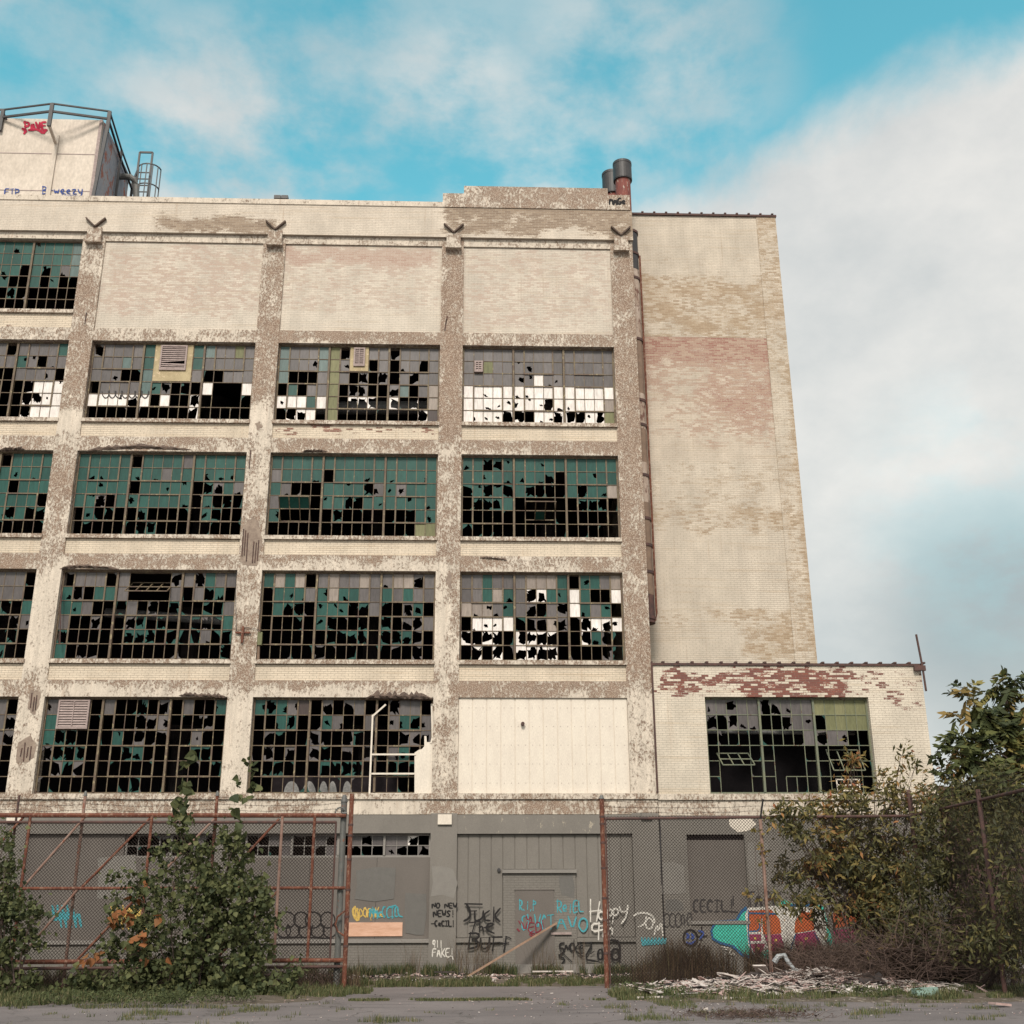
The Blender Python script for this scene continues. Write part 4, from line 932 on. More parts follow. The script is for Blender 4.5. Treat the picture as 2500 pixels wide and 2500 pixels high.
g.stroke(zs((1180, 550), (1320, 553)), .055); g.stroke(zs((1192, 556), (1218, 600), (1224, 645), (1208, 678), (1170, 697)), .05); g.stroke(zs((1225, 612), (1275, 610)), .045)
g.stroke(zs((1262, 612), (1258, 690), (1290, 695), (1330, 670), (1335, 612)), .045); g.stroke(zs((1385, 610), (1340, 640), (1345, 690), (1390, 695)), .045); g.stroke(zs((1425, 580), (1420, 700)), .045); g.stroke(zs((1478, 590), (1425, 655), (1475, 700)), .045)
g.stroke(zs((1220, 712), (1305, 702)), .045); g.stroke(zs((1265, 705), (1240, 790)), .045); g.stroke(zs((1305, 700), (1300, 785)), .045); g.stroke(zs((1300, 755), (1325, 740), (1335, 785)), .045); g.stroke(zs((1345, 755), (1420, 735), (1410, 712), (1365, 730), (1360, 775), (1425, 802)), .045)
g.stroke(zs((1225, 800), (1205, 930)), .055); g.stroke(zs((1215, 805), (1290, 800), (1300, 840), (1215, 862), (1300, 870), (1285, 920), (1205, 938)), .05); g.stroke(zs((1312, 850), (1310, 915), (1345, 942), (1385, 910), (1388, 840)), .05)
g.stroke(zs((1425, 835), (1412, 950)), .05); g.stroke(zs((1415, 835), (1490, 832)), .05); g.stroke(zs((1418, 885), (1475, 880)), .045); g.stroke(zs((1530, 832), (1512, 960)), .05); g.stroke(zs((1530, 830), (1568, 845)), .045); g.stroke(zs((1500, 890), (1550, 885)), .045)
g.build('black', fac, 'large black three line scrawl ending in BUFF on the gray ribbed infill')
g = Graf(Y0+.12, .008); g.stroke(zs((235, 575), (215, 600), (225, 660), (262, 705), (270, 640), (230, 580)), .05)
word(g, 'GDOFMKe', 868, 2217, 935, 2240, .03, jit=.12); g.stroke(zs((365, 660), (372, 690)), .03); g.build('yellow', fac, 'yellow spray scribble above the raw plywood patch')
g = Graf(Y0+.12, .013); word(g, 'NMeCCIC', 903, 2215, 972, 2240, .032, jit=.12); g.stroke(zs((520, 580), (600, 560), (605, 650), (640, 662)), .035); g.build('cyan', fac, 'cyan spray scribble beside the yellow one')
g = Graf(Y0+.03, .006); word(g, 'R.i.P', 1268, 2198, 1308, 2222, .032, jit=.1); word(g, 'CLVCT', 1274, 2236, 1350, 2272, .034, jit=.12); g.build('cyan', fac)
g = Graf(Y0+.03, .012); word(g, 'VED', 1274, 2252, 1322, 2275, .03, jit=.1); g.stroke(zs((1630, 770), (1640, 780)), .06); g.stroke(zs((1700, 650), (1720, 700), (1740, 650), (1750, 700)), .03); g.stroke([(1300+9*math.cos(a*.6)*(1-a*.04), 2281+6*math.sin(a*.6)*(1-a*.04)) for a in range(20)], .02); g.stroke(zs((1640, 700), (1650, 720)), .04); g.stroke(zs((1840, 690), (1855, 780)), .03); g.build('maroon', fac)
g = Graf(Y0+.06, .006); word(g, 'ReiEL', 1360, 2200, 1424, 2228, .034, jit=.1); word(g, 'AVO', 1360, 2236, 1434, 2268, .04, rise=3); g.build('cyan', fac, 'cyan lettering AVO on the gray wall')
g = Graf(Y0+.02, .006)
g.stroke(zr_((322, 515), (322, 700)), .05); g.stroke(zr_((400, 535), (375, 695)), .05); g.stroke(zr_((318, 615), (405, 605)), .045); g.stroke(zr_(*arc(415, 650, 25, 35, 0, 360, 9)), .04); g.stroke(zr_((470, 600), (462, 760)), .04); g.stroke(zr_(*arc(485, 625, 22, 30, -150, 150, 8)), .04)
g.stroke(zr_((525, 590), (510, 720)), .04); g.stroke(zr_(*arc(535, 620, 25, 30, -150, 150, 8)), .04); g.stroke(zr_((570, 575), (580, 620), (620, 615)), .04); g.stroke(zr_((642, 565), (630, 660), (590, 715)), .045)
g.stroke(zr_((400, 720), (335, 720), (335, 790), (430, 770)), .045); g.stroke(zr_((395, 710), (390, 855)), .05); g.stroke(zr_((440, 700), (430, 830)), .045); g.stroke(zr_((405, 740), (470, 730)), .04); g.stroke(zr_((480, 700), (475, 810)), .04); g.stroke(zr_((478, 770), (510, 750), (508, 815)), .04)
g.build('white', fac, 'white script Happy 4th')
g = Graf(Y0-.02, .012)
g.stroke(zr_((695, 650), (745, 625), (820, 632), (865, 665), (870, 710)), .045); g.stroke(zr_((800, 660), (790, 720), (735, 748)), .04); g.stroke(zr_(*arc(825, 720, 32, 48, 0, 360, 11)), .04); g.stroke(zr_((868, 815), (890, 715), (905, 800), (925, 690), (942, 820)), .04)
g.build('white', fac, 'white sprayed word Jom')
g = Graf(Y0+.02, .012)
g.stroke(zr_((95, 885), (60, 890), (55, 930), (95, 930), (90, 970), (35, 1000), (110, 1020), (75, 1065)), .04); g.stroke(zr_((100, 950), (110, 890), (130, 950), (145, 890), (155, 955)), .035); g.stroke(zr_(*arc(165, 920, 22, 35, 0, 360, 9)), .035); g.stroke(zr_((180, 860), (175, 1000)), .035); g.stroke(zr_((235, 880), (180, 940), (255, 1000)), .035)
g.stroke(zr_((225, 935), (262, 925), (250, 900), (225, 930), (235, 975), (265, 970)), .035); g.stroke(zr_((270, 885), (350, 880), (262, 1025), (380, 1045)), .045); g.stroke(zr_((60, 950), (160, 1045)), .035); g.stroke(zr_((350, 960), (325, 975)), .035)
g.stroke(zr_(*arc(405, 985, 22, 45, 0, 360, 10)), .045); g.stroke(zr_((470, 900), (465, 1010)), .04); g.stroke(zr_((420, 930), (440, 1020)), .04); g.stroke(zr_(*arc(535, 985, 35, 48, 0, 360, 11)), .055); g.stroke(zr_((500, 860), (575, 870), (572, 1050)), .05); g.stroke(zr_((430, 880), (500, 860)), .04)
g.build('black', fac, 'black angular tag low on the gray wall under the white script')
g = Graf(Y0-.02, .02); 
for k in range(7): g.stroke(zr_((760+k*30, 845), (775+k*30, 925-k*3), (785+k*30, 850)), .05)
g.build('cyan', fac)
g = Graf(Y0, .012)
for k in range(3): g.stroke(zr_(*arc(975+k*50, 690, 28, 60, 60, 400, 12)), .025)
g.stroke(zr_((1085, 700), (1120, 620), (1130, 745)), .025); g.stroke(zr_(*arc(1170, 680, 22, 55, 90, 400, 9)), .025); g.stroke(zr_((1080, 750), (1190, 640)), .02)
g.build('darkgray', ax)
g = Graf(Y0+.12, .006); word(g, 'CECIL!', 1692, 2198, 1792, 2226, .05, jit=.05); g.stroke(zr_((1480, 610), (1580, 622)), .05); g.stroke(zr_((1545, 490), (1545, 560)), .055); g.build('darkgray', ax, 'dark word CECIL! on the boarded opening')
g = Graf(Y0, .012); g.stroke(zr_(*arc(1178, 843, 60, 70, 0, 360, 16)), .05); word(g, '666', 1703, 2305, 1731, 2325, .035, rise=3); g.stroke(zr_((1275, 755), (1272, 860)), .05); g.stroke(zr_((1238, 828), (1318, 825)), .045); g.build('black', ax, 'black circle face, cross and the number 666')
g = Graf(Y0, .02); g.stroke(zr_((1150, 810), (1165, 830), (1150, 845)), .06); g.stroke(zr_((1190, 810), (1205, 835), (1190, 845)), .06); g.stroke(zr_((1150, 880), (1180, 895), (1215, 870)), .05); g.stroke(zr_((1250, 780), (1300, 800), (1260, 850)), .045); g.build('blue', ax)
g = Graf(Y0, .012); word(g, 'TAPE', 1822, 2180, 1905, 2212, .06, jit=.08); g.build('darkgray', ax)
# big mural on the annex
g = Graf(Y0, .005); g.fill(za((565, 1745), (590, 1685), (715, 1678), (745, 1622), (775, 1600), (800, 1640), (800, 1910), (755, 1895), (690, 1842), (620, 1822), (575, 1795))); g.build('navy', ax)
g = Graf(Y0, .007); g.fill(za((578, 1745), (602, 1697), (725, 1690), (757, 1635), (800, 1620), (800, 1890), (765, 1882), (702, 1830), (622, 1808), (585, 1785)))
g.fill(za((960, 1600), (1000, 1560), (1075, 1600), (1060, 1700), (1010, 1790), (985, 1700))); g.fill(za((1180, 1590), (1230, 1600), (1285, 1800), (1280, 1932), (1230, 1900), (1190, 1750))); g.fill(za((870, 1870), (920, 1850), (925, 1932), (850, 1932))); g.fill(za((1520, 1560), (1560, 1560), (1565, 1640), (1530, 1600)))
g.build('teal', ax, 'teal cloud shape of the mural')
g = Graf(Y0, .008); g.fill(za((770, 1645), (790, 1608), (1010, 1600), (1110, 1612), (1180, 1600), (1240, 1640), (1260, 1850), (1265, 1932), (1090, 1932), (940, 1932), (870, 1920), (840, 1932), (790, 1830))); g.build('white', ax)
g = Graf(Y0, .010); g.fill(za((792, 1625), (925, 1620), (975, 1680), (985, 1760), (900, 1770), (792, 1745))); g.fill(za((1065, 1690), (1100, 1630), (1170, 1640), (1180, 1740), (1060, 1760))); g.fill(za((1290, 1640), (1500, 1640), (1520, 1700), (1290, 1730))); g.build('orange', ax)
g = Graf(Y0, .010); g.fill(za((795, 1765), (868, 1765), (868, 1805), (795, 1805))); g.fill(za((795, 1822), (890, 1820), (850, 1915))); g.fill(za((880, 1772), (988, 1762), (1010, 1850), (990, 1932), (945, 1932), (915, 1850))); g.fill(za((1055, 1765), (1180, 1745), (1235, 1850), (1240, 1932), (1130, 1932), (1060, 1850))); g.fill(za((1290, 1740), (1500, 1720), (1520, 1800), (1300, 1820))); g.build('magenta', ax)
g = Graf(Y0, .0115); 
for (cx, cy) in ((950, 1800), (970, 1880), (830, 1790), (845, 1850), (1100, 1820), (1160, 1870), (1130, 1790), (920, 1830), (1200, 1840)): g.fill(za(*arc(cx, cy, 9, 9, 0, 330, 9)))
g.build('yellow', ax)
g = Graf(Y0, .0135); g.stroke(za((985, 1765), (1015, 1850), (1005, 1925)), .05); g.stroke(za((1060, 1760), (1055, 1850), (1100, 1930)), .05); g.stroke(za((1185, 1745), (1245, 1850), (1250, 1930)), .05); g.stroke(za((792, 1620), (1000, 1600), (1080, 1615), (1180, 1600)), .06); g.stroke(za((1000, 1600), (985, 1700), (1010, 1790)), .05); g.build('white', ax)
g = Graf(Y0, .014); g.stroke(za((868, 1680), (870, 1800)), .06); g.stroke(za((795, 1755), (870, 1755)), .05); g.stroke(za((795, 1813), (870, 1813)), .05); g.build('white', ax)
g = Graf(Y0, .018)
g.stroke(za((855, 1690), (856, 1745), (798, 1748)), .03); g.stroke(za((795, 1640), (960, 1645)), .07); g.stroke(za((790, 1625), (790, 1830), (840, 1925)), .025); g.stroke(za((1065, 1770), (1030, 1880)), .05); g.stroke(za((1180, 1760), (1230, 1860)), .05); g.stroke(za((1000, 1590), (1075, 1600), (1180, 1590)), .06); g.build('navy', ax)
g = Graf(Y0, .012)
for k in range(2): g.stroke(za((630+k*15, 1838+k*14), (700-k*10, 1850+k*10), (665, 1870+k*10), (705, 1880+k*8)), .025)
g.build('white', ax)
M['p_buff1'] = mat_var('buff_paint_patch', (.205, .19, .17), (.18, .165, .15), 5, .85); M['p_buff2'] = mat_var('darker_buff_patch', (.13, .122, .112), (.115, .108, .10), 5, .85)
for Yp, pr_, col_, rects in ((Y0-.02, fac, 'buff1', [(1052, 2120, 1112, 2190)]), (Y0+.11, fac, 'buff2', [(870, 2120, 960, 2200), (990, 2180, 1040, 2280)]), (Y0+.12, fac, 'buff1', [(240, 2090, 330, 2190)]), (Y0+.06, fac, 'buff2', [(1365, 2140, 1400, 2190)]), (Y0, ax, 'buff1', [(1618, 2110, 1672, 2180), (1830, 2060, 1880, 2160)]), (Y0, ax, 'buff2', [(1630, 2200, 1668, 2222)])):
    g = Graf(Yp, .003); rr = random.Random(int(Yp*1000))
    for (a, b, c, d) in rects:
        e = lambda: rr.uniform(-6, 6)
        g.fill([(a+e(), b+e()), ((a+c)/2, b+e()), (c+e(), b+e()), (c+e(), (b+d)/2), (c+e(), d+e()), ((a+c)/2, d+e()), (a+e(), d+e()), (a+e(), (b+d)/2)])
    g.build(col_, pr_, None, 'buff_patch')
# left part of the ground floor
g = Graf(Y0+.12, .006)
for k in range(5): g.stroke([(128+k*12, 2212), (135+k*12, 2258-k), (143+k*12, 2215+k*2), (150+k*12, 2262)], .06)
g.build('cyan', fac, 'cyan tag behind the gate')
g = Graf(Y0+.12, .006)
for k in range(5): g.stroke([(272+k*14, 2212), (280+k*14, 2255), (290+k*14, 2205), (300+k*14, 2268)], .055)
g.build('yellow', fac)
g = Graf(Y0+.12, .006)
for cx, rx in ((700, 22), (735, 18), (765, 20), (800, 18)): g.stroke(arc(cx, 2246, rx, 20, 20, 370, 12), .03)
for cx in (693, 715, 745, 775, 805): g.stroke(arc(cx, 2272, 17, 17, -60, 230, 10), .03)
g.stroke([(682, 2290), (760, 2288), (815, 2292)], .03); g.build('black', fac, 'black outlined bubble letters behind the gate')
g = Graf(Y0-.13, .004); word(g, 'MAGe', 1488, 484, 1526, 499, .06, jit=.06); g.build('black', fac)
g = Graf(TY, .02); word(g, 'PAVE', 62, 299, 114, 317, .085, slant=-.2, jit=.08); g.stroke([(56, 315), (64, 320), (60, 326)], .1); g.stroke([(72, 318), (95, 316), (106, 328), (112, 318)], .1); g.build('red', tk, 'red spray tag')
g = Graf(TY, .02); word(g, 'B-weezy', 104, 456, 202, 474, .038, jit=.04); g.stroke([(134, 481), (160, 478), (190, 479)], .05); g.stroke([(152, 474), (153, 484)], .04); g.stroke([(160, 474), (161, 484)], .04); word(g, 'FIP', 12, 462, 48, 478, .04); g.build('blue', tk, 'blue handwritten tags')
# olive/gray lettering on white panes
g = Graf(Y0+.19, .004)
for k in range(7): g.stroke(arc(258+k*16, 955, 9, 17, 0, 180, 8), .03)
g.build('darkgray', fac)
# pale painting on an inner wall behind the first storey window
mb = MB(); mb.box(-5.9, -2.2, Y0+1.0, Y0+1.1, 4.3, 5.62); mb.build('inner_wall', M['inside'], fac)
g = Graf(Y0+1.0, .01)
for cx, w_ in ((712, 20), (755, 17), (790, 11), (812, 11), (848, 12)): g.fill(arc(cx, 1945, w_, 38, 180, 360, 10))
g.build('gray', fac)

# ================================================================== GROUND
def mat_asphalt():
    m, nt, b = newmat('cracked_asphalt'); nb = NB(nt); p = nb.pos()
    big = nb.noise(p, .35, 5, .6); med = nb.noise(p, 2.2, 7, .7); f = nb.noise(p, 60, 3, .7)
    c = nb.mix(nb.ramp(big, [(.35, 0.0), (.68, 1.0)]), (.180, .152, .147), (.12, .100, .098))
    c = nb.mix(nb.math('MULTIPLY', stepf(nb, med, .60, .70), .55), c, (.085, .07, .07))
    st = nb.noise(nb.mapv(p, (.35, 2.2, 1)), .9, 5, .65)
    c = nb.mix(nb.math('MULTIPLY', stepf(nb, st, .56, .68), .7), c, (.07, .06, .062))
    c = nb.mix(1.0, c, nb.ramp(f, [(.28, .6), (.72, 1.3)]), 'MULTIPLY')
    vo = nb.n('ShaderNodeTexVoronoi', feature='DISTANCE_TO_EDGE')
    dv = nb.n('ShaderNodeVectorMath', operation='ADD'); nb.l(p, dv.inputs[0])
    sc_ = nb.n('ShaderNodeVectorMath', operation='SCALE'); nb.l(nb.noise(p, 1.2, 5, .6, col=True), sc_.inputs[0]); sc_.inputs['Scale'].default_value = 1.4; nb.l(sc_.outputs[0], dv.inputs[1])
    nb.l(dv.outputs[0], vo.inputs['Vector']); vo.inputs['Scale'].default_value = .33
    cr = nb.math('SUBTRACT', 1, stepf(nb, vo.outputs['Distance'], .004, .014), clamp=True)
    c = nb.mix(nb.math('MULTIPLY', cr, nb.ramp(med, [(.42, .1), (.6, .75)])), c, (.045, .038, .03))
    nb.l(c, b.inputs['Base Color']); b.inputs['Roughness'].default_value = .9
    h = nb.math('ADD', nb.math('MULTIPLY', f, .3), nb.math('ADD', nb.math('MULTIPLY', cr, -1.5), med)); nb.l(nb.bump(h, .5, .012), b.inputs['Normal'])
    return m
M['asphalt'] = mat_asphalt()
M['dirt'] = mat_var('littered_dirt', (.12, .09, .065), (.07, .055, .04), 3, .95, c3=(.28, .24, .20), t3=.60, bumpd=.04)
mb = MB(); mb.poly([(-300, -60, 0), (300, -60, 0), (300, 700, 0), (-300, 700, 0)])
tagp(mb.build('ground', M['asphalt'], None, (0, 0, 0)), 'cracked gray asphalt lot', None, None, 'structure')
def sheet(name, ptsf, mat, kind='structure', hf=None, nx=60, ny=12, x0=-20, x1=20, y0=29.8, y1=34.2):
    mb = MB(); g_ = []
    for i in range(nx+1):
        row = []
        for j in range(ny+1):
            x = x0+(x1-x0)*i/nx; t = j/ny; ya, yb = ptsf(x); y = ya+(yb-ya)*t
            row.append(mb.vert((x, y, hf(x, y, t))))
        g_.append(row)
    for i in range(nx):
        for j in range(ny): mb.face([g_[i][j], g_[i+1][j], g_[i+1][j+1], g_[i][j+1]])
    o = mb.build(name, mat, None, (0, 0, 0), smooth=True); o['kind'] = kind; return o
nz = lambda x, y, s=1: mnoise.noise(Vector((x*s, y*s, 3.3)))
def e1(x): return (30.0+.5*nz(x, 0, .5)+.2*nz(x, 5, 2), Y0+.3)
def h1(x, y, t): return -.01+min(1, t*4)*(.05+.11*t+.05*nz(x, y, 1.1)+.02*nz(x, y, 4))
sheet('dirt_ground', e1, M['dirt'], hf=h1, nx=180, ny=20, x0=-22, x1=16)['label'] = 'littered dirt strip along the foot of the factory wall'
def e2(x): return (24.0+.6*nz(x, 2, .35)+.2*nz(x, 5, 2), 30.6)
def h2(x, y, t): return -.01+min(1, t*5, (1-t)*5)*(.05+.09*abs(nz(x, y, .9)))*min(1, max(0, (x-3.0+.5*nz(x, y, 1))/2))-.012*(x < 2.6)
sheet('dirt_ground', e2, M['dirt'], hf=h2, nx=130, ny=30, x0=2.4, x1=24)['label'] = 'low dirt bank under the right hand fence and brush'
def e3(x): return (24.6+.7*nz(x, 9, .4), 30.2)
def h3(x, y, t): return -.01+min(1, t*5, (1-t)*5)*(.05+.06*abs(nz(x, y, .9)))*min(1, max(0, (-2.8-x+.4*nz(x, y, 1))/1.2))-.012*(x > -2.9)
sheet('dirt_ground', e3, M['dirt'], hf=h3, nx=110, ny=24, x0=-24, x1=-2.7)['label'] = 'low dirt bank under the rusty gate and bushes'

# ================================================================== GATE AND FENCES
def links(mb, org, u, x0, x1, z0, z1, sp=.08, r=.006, ins=0):
    # two families of woven diagonal wires on the vertical plane through org along unit vector u
    org = Vector(org); u = Vector(u); nrm = Vector((-u.y, u.x, 0))
    h = z1-z0; k = 0
    for fam in (1, -1):
        c = x0-h
        while c < x1+h:
            # line: x = c + fam*(z - z0)  for fam=1 ; x = c - (z-z0) for -1
            a = c; b = c+fam*h; ta, tb = 0.0, 1.0
            lo, hi = x0, x1
            d = b-a
            t1 = (lo-a)/d; t2 = (hi-a)/d
            if t1 > t2: t1, t2 = t2, t1
            ta = max(ta, t1); tb = min(tb, t2)
            if tb-ta > .01:
                pa = org+u*(a+d*ta)+nrm*(.004*fam); pa.z = z0+h*ta
                pb = org+u*(a+d*tb)+nrm*(.004*fam); pb.z = z0+h*tb
                mb.tube([pa, pb], r, 3, cap=False)
            c += sp
def barbed(mb, pts, seed=0, r=.005):
    rr = random.Random(seed)
    for a, b in zip(pts, pts[1:]):
        a = Vector(a); b = Vector(b); n = 12; L = (b-a).length
        q = [a+(b-a)*i/n+Vector((0, 0, -.05*math.sin(math.pi*i/n)+rr.uniform(-.012, .012))) for i in range(n+1)]
        mb.tube(q, r, 3, cap=False)
        for k in range(int(L/.13)):
            t = (k+.5)*.13/L*n; i = min(n-1, int(t)); p = q[i]+(q[i+1]-q[i])*(t-i)
            d = Vector((rr.uniform(-.01, .01), 0, .028)); mb.tube([p-d, p+d], .004, 3, cap=False)
YG = 28.85
gt = thing('sliding_gate', (-7, YG, 0), 'long rusty sliding gate of tubes, diagonal braces and chain link across the left side', 'gate')
def seg(mb, a, b, r, Y=YG, n=8): mb.tube([W(a[0], a[1], Y), W(b[0], b[1], Y)], r, n)
mb = MB(); mb.tube([(-24, YG, 3.98), (-3.02, YG, 3.95)], .055, 8); mb.build('top_rail', M['rust'], gt)
mb = MB(); mb.tube([(-24, YG+.01, 3.82), (-3.25, YG+.01, 3.79)], .035, 8); mb.build('lower_top_rail', M['rustdark'], gt)
mb = MB(); mb.tube([(-24, YG, 2.30), (-2.97, YG, 2.27)], .036, 8); mb.build('middle_rail', M['rust'], gt)
mb = MB(); mb.tube([(-24, YG, .66), (-2.92, YG, .66)], .05, 8); mb.build('bottom_rail', M['rust'], gt)
mb = MB(); mb.tube([(-24, YG+.02, .52), (-2.94, YG+.02, .52)], .035, 8); mb.build('bottom_rail', M['rustdark'], gt)
for x in (-23.1, -21.5, -19.9, -18.3, -16.7, -15.1, -13.5, -12.1, -10.6, -7.7, -4.56, -3.78): 
    mb = MB(); mb.tube([(x, YG-.03, .66), (x, YG-.03, 3.93)], .036, 8); mb.build('upright', M['rust'] if x not in (-4.56,) else M['rustlight'], gt)
mb = MB(); mb.tube([(-3.26, YG, .66), (-3.26, YG, 3.8)], .022, 8); mb.build('end_stile', M['rustdark'], gt)
for a, b in (((207, 1995), (60, 2162)), ((372, 1992), (200, 2166)), ((191, 2170), (73, 2310)), ((524, 1999), (365, 2162)), ((682, 1999), (528, 2166)), ((352, 2172), (190, 2342)), ((680, 2173), (528, 2342)), ((60, 1992), (-90, 2160))):
    mb = MB(); seg(mb, a, b, .03, YG+.01); mb.build('brace', M['rustlight'] if a[0] in (207, 191, 524) else M['rust'], gt)
mb = MB(); links(mb, (0, YG+.06, 0), (1, 0, 0), -14.5, -3.27, .62, 3.80); links(mb, (0, YG+.06, 0), (1, 0, 0), -14.5, -3.0, .05, .50); mb.build('chain_link', M['wire'], gt)
# tall posts that carry the barbed wire
for px, b in ((48, 'rustdark'), (209, 'rustlight'), (531, 'rust')):
    x = P(px, 1937, YG+.25)[0]
    o = thing('gate_post', (x, YG+.25, 0), {48: 'dark thin rusty post behind the left end of the gate', 209: 'faded pale rusty post behind the gate, second from the left edge', 531: 'rusty capped post behind the gate inside the big bush'}[px], 'post', 'posts behind the sliding gate')
    mb = MB(); mb.tube([(x, YG+.25, -.1), (x, YG+.25, 4.46)], .04 if px != 48 else .03, 10); mb.build('post', M[b], o)
    if px != 48: mb = MB(); mb.tube([(x, YG+.25, 4.44), (x, YG+.25, 4.52), (x, YG+.25, 4.56)], .052, 10, .02); mb.build('cap', M['galv'], o)
o = thing('gate_post', (-3.1, YG+.12, 0), 'thick weathered gray post with domed cap at the right end of the gate', 'post', 'posts behind the sliding gate')
mb = MB(); mb.tube([(-3.1, YG+.14, -.1), (-3.1, YG+.14, 4.3)], .075, 14); mb.build('post', M['galv'], o)
mb = MB(); mb.tube([(-3.1, YG+.14, z) for z in (4.28, 4.38, 4.45)], .09, 14, .04); mb.build('cap', M['galv'], o)
mb = MB(); mb.tube([(-3.17+.12*math.cos(a), YG, 4.02+.12*math.sin(a)) for a in [k*math.pi/6 for k in range(13)]], .02, 6); mb.tube([(-3.13, YG-.02, 4.0), (-3.0, YG-.02, 4.0)], .03, 6); mb.build('roller', M['galv'], o)
o = thing('gate_post', (-2.9, YG-.03, 0), 'slim orange rusty latch post at the right end of the gate', 'post', 'posts behind the sliding gate')
mb = MB(); mb.tube([(-2.9, YG-.05, -.05), (-2.9, YG-.05, 4.46)], .055, 12); mb.build('post', M['rust'], o)
for z in (3.7, 3.45, 2.9, 2.2, 1.6, .95):
    mb = MB(); mb.cyl((-2.9, YG-.05), .065, z, z+.05, 12); mb.build('band', M['rustdark'], o)
mb = MB(); mb.tube([(-2.95, YG-.07, 1.75), (-3.12, YG-.07, 1.62), (-3.16, YG-.07, 1.45), (-3.1, YG-.07, 1.3), (-2.95, YG-.07, 1.2)], .025, 6); mb.build('handle', M['rust'], o)
mb = MB()
for z in (4.12, 4.25, 4.40): barbed(mb, [(-24, YG+.2, z), (-16, YG+.2, z), (P(48, 1937, YG+.25)[0], YG+.25, z), (P(209, 1937, YG+.25)[0], YG+.25, z), (P(531, 1937, YG+.25)[0], YG+.25, z), (-3.1, YG+.14, z)], int(z*10))
tagp(mb.build('barbed_wire', M['wire'], None, (-9, YG+.2, 4.2)), 'three sagging strands of barbed wire above the rusty gate', 'barbed wire')
YF = 29.3
fn = thing('chain_link_fence', (7, YF, 0), 'tall chain link fence with dark top rail right of the open gateway, turning the corner', 'fence')
XA, XB, XC = 3.28, 7.25, 11.1
mb = MB(); mb.tube([(XA, YF, 3.90), (XC, YF, 3.96)], .035, 8); mb.tube([(XC, YF, 3.96), (XC+.05, 21.5, 3.98)], .035, 8); mb.build('top_rail', M['rustdark'], fn)
mb = MB(); mb.tube([(XA, YF-.03, -.1), (XA, YF-.03, 4.40)], .058, 12); p_ = mb.build('post', M['rust'], fn)
mb = MB(); mb.tube([(XA+.085, YF-.02, .1), (XA+.085, YF-.02, 3.9)], .018, 6); mb.build('tension_bar', M['rustdark'], fn)
for z in (3.75, 3.3, 2.7, 2.0, 1.5, .75, 3.92):
    mb = MB(); mb.cyl((XA, YF-.03), .068, z, z+.05, 12); mb.build('band', M['rustdark'], fn)
mb = MB(); mb.tube([(XA, YF-.03, 4.38), (XA, YF-.03, 4.47)], .07, 12, .03); mb.build('cap', M['galv'], fn)
mb = MB(); mb.tube([(XB, YF-.02, -.1), (XB, YF-.02, 3.88)], .045, 12); mb.build('post', M['rustlight'], fn)
mb = MB(); mb.tube([(XB, YF-.02, 3.88), (XB+.05, YF-.25, 4.35)], .024, 8); mb.build('barb_arm', M['blackmetal'], fn)
mb = MB(); mb.tube([(XC, YF, -.1), (XC, YF, 4.5)], .06, 12); mb.tube([(XC, YF, 4.5), (XC, YF, 4.6)], .07, 10, .03); mb.build('post', M['rustdark'], fn)
mb = MB(); mb.tube([(XC+.02, 25.3, -.1), (XC+.02, 25.3, 4.2)], .05, 12); mb.build('post', M['rustdark'], fn)
mb = MB(); mb.tube([(XC+.02, 21.5, -.1), (XC+.02, 21.5, 4.2)], .05, 12); mb.build('post', M['rustdark'], fn)
mb = MB(); links(mb, (0, YF+.04, 0), (1, 0, 0), XA+.08, XC, .05, 3.97); links(mb, (XC+.04, 0, 0), (0, 1, 0), 21.5, YF, .05, 3.97, r=.003); mb.build('chain_link', M['wire'], fn)
mb = MB()
for z, y in ((4.08, -.1), (4.2, -.18), (4.33, -.25)):
    barbed(mb, [(XA, YF-.03, z), (XB+.03, YF+y, z), (XC, YF, z+.05), (XC, 25.3, z+.05), (XC, 21.5, z+.05)], int(z*10))
mb.build('barbed_wire', M['wire'], fn)

# ================================================================== VEGETATION
M['poplar'] = mat_leaf('poplar_leaf', [(.036, .048, .024), (.070, .082, .036), (.11, .12, .052), (.14, .14, .06), (.22, .095, .04), (.30, .12, .05)])
M['elder'] = mat_leaf('box_elder_leaf', [(.050, .052, .030), (.095, .092, .042), (.145, .13, .052), (.22, .17, .06), (.29, .16, .06), (.32, .12, .06)])
M['ailan'] = mat_leaf('bright_compound_leaf', [(.045, .056, .028), (.085, .098, .038), (.13, .14, .05), (.22, .19, .065), (.27, .15, .055)])
M['grass'] = mat_leaf('grass_blade', [(.05, .062, .028), (.08, .095, .04), (.12, .125, .055), (.20, .16, .09)], trans=.15)
M['drygrass'] = mat_leaf('dry_grass_blade', [(.05, .034, .026), (.095, .062, .042), (.15, .10, .065), (.09, .078, .04)], trans=.1)
M['twig'] = mat_var('twig_bark', (.10, .066, .052), (.05, .034, .03), 6, .9)
M['dryt'] = mat_var('dry_brush', (.125, .085, .068), (.05, .034, .03), 4, .9, spec=.2)
def rnd_dir(rr):
    while True:
        v = Vector((rr.uniform(-1, 1), rr.uniform(-1, 1), rr.uniform(-1, 1)))
        if .05 < v.length < 1: return v.normalized()
LEAF = {'poplar': [(0, 0), (.30, .10), (.52, .34), (.34, .62), (0, 1.08), (-.34, .62), (-.52, .34), (-.30, .10)],
        'lens': [(0, 0), (.17, .4), (0, 1.0), (-.17, .4)], 'maple': [(0, 0), (.32, .2), (.46, .55), (.18, .6), (0, 1.0), (-.18, .6), (-.46, .55), (-.32, .2)]}
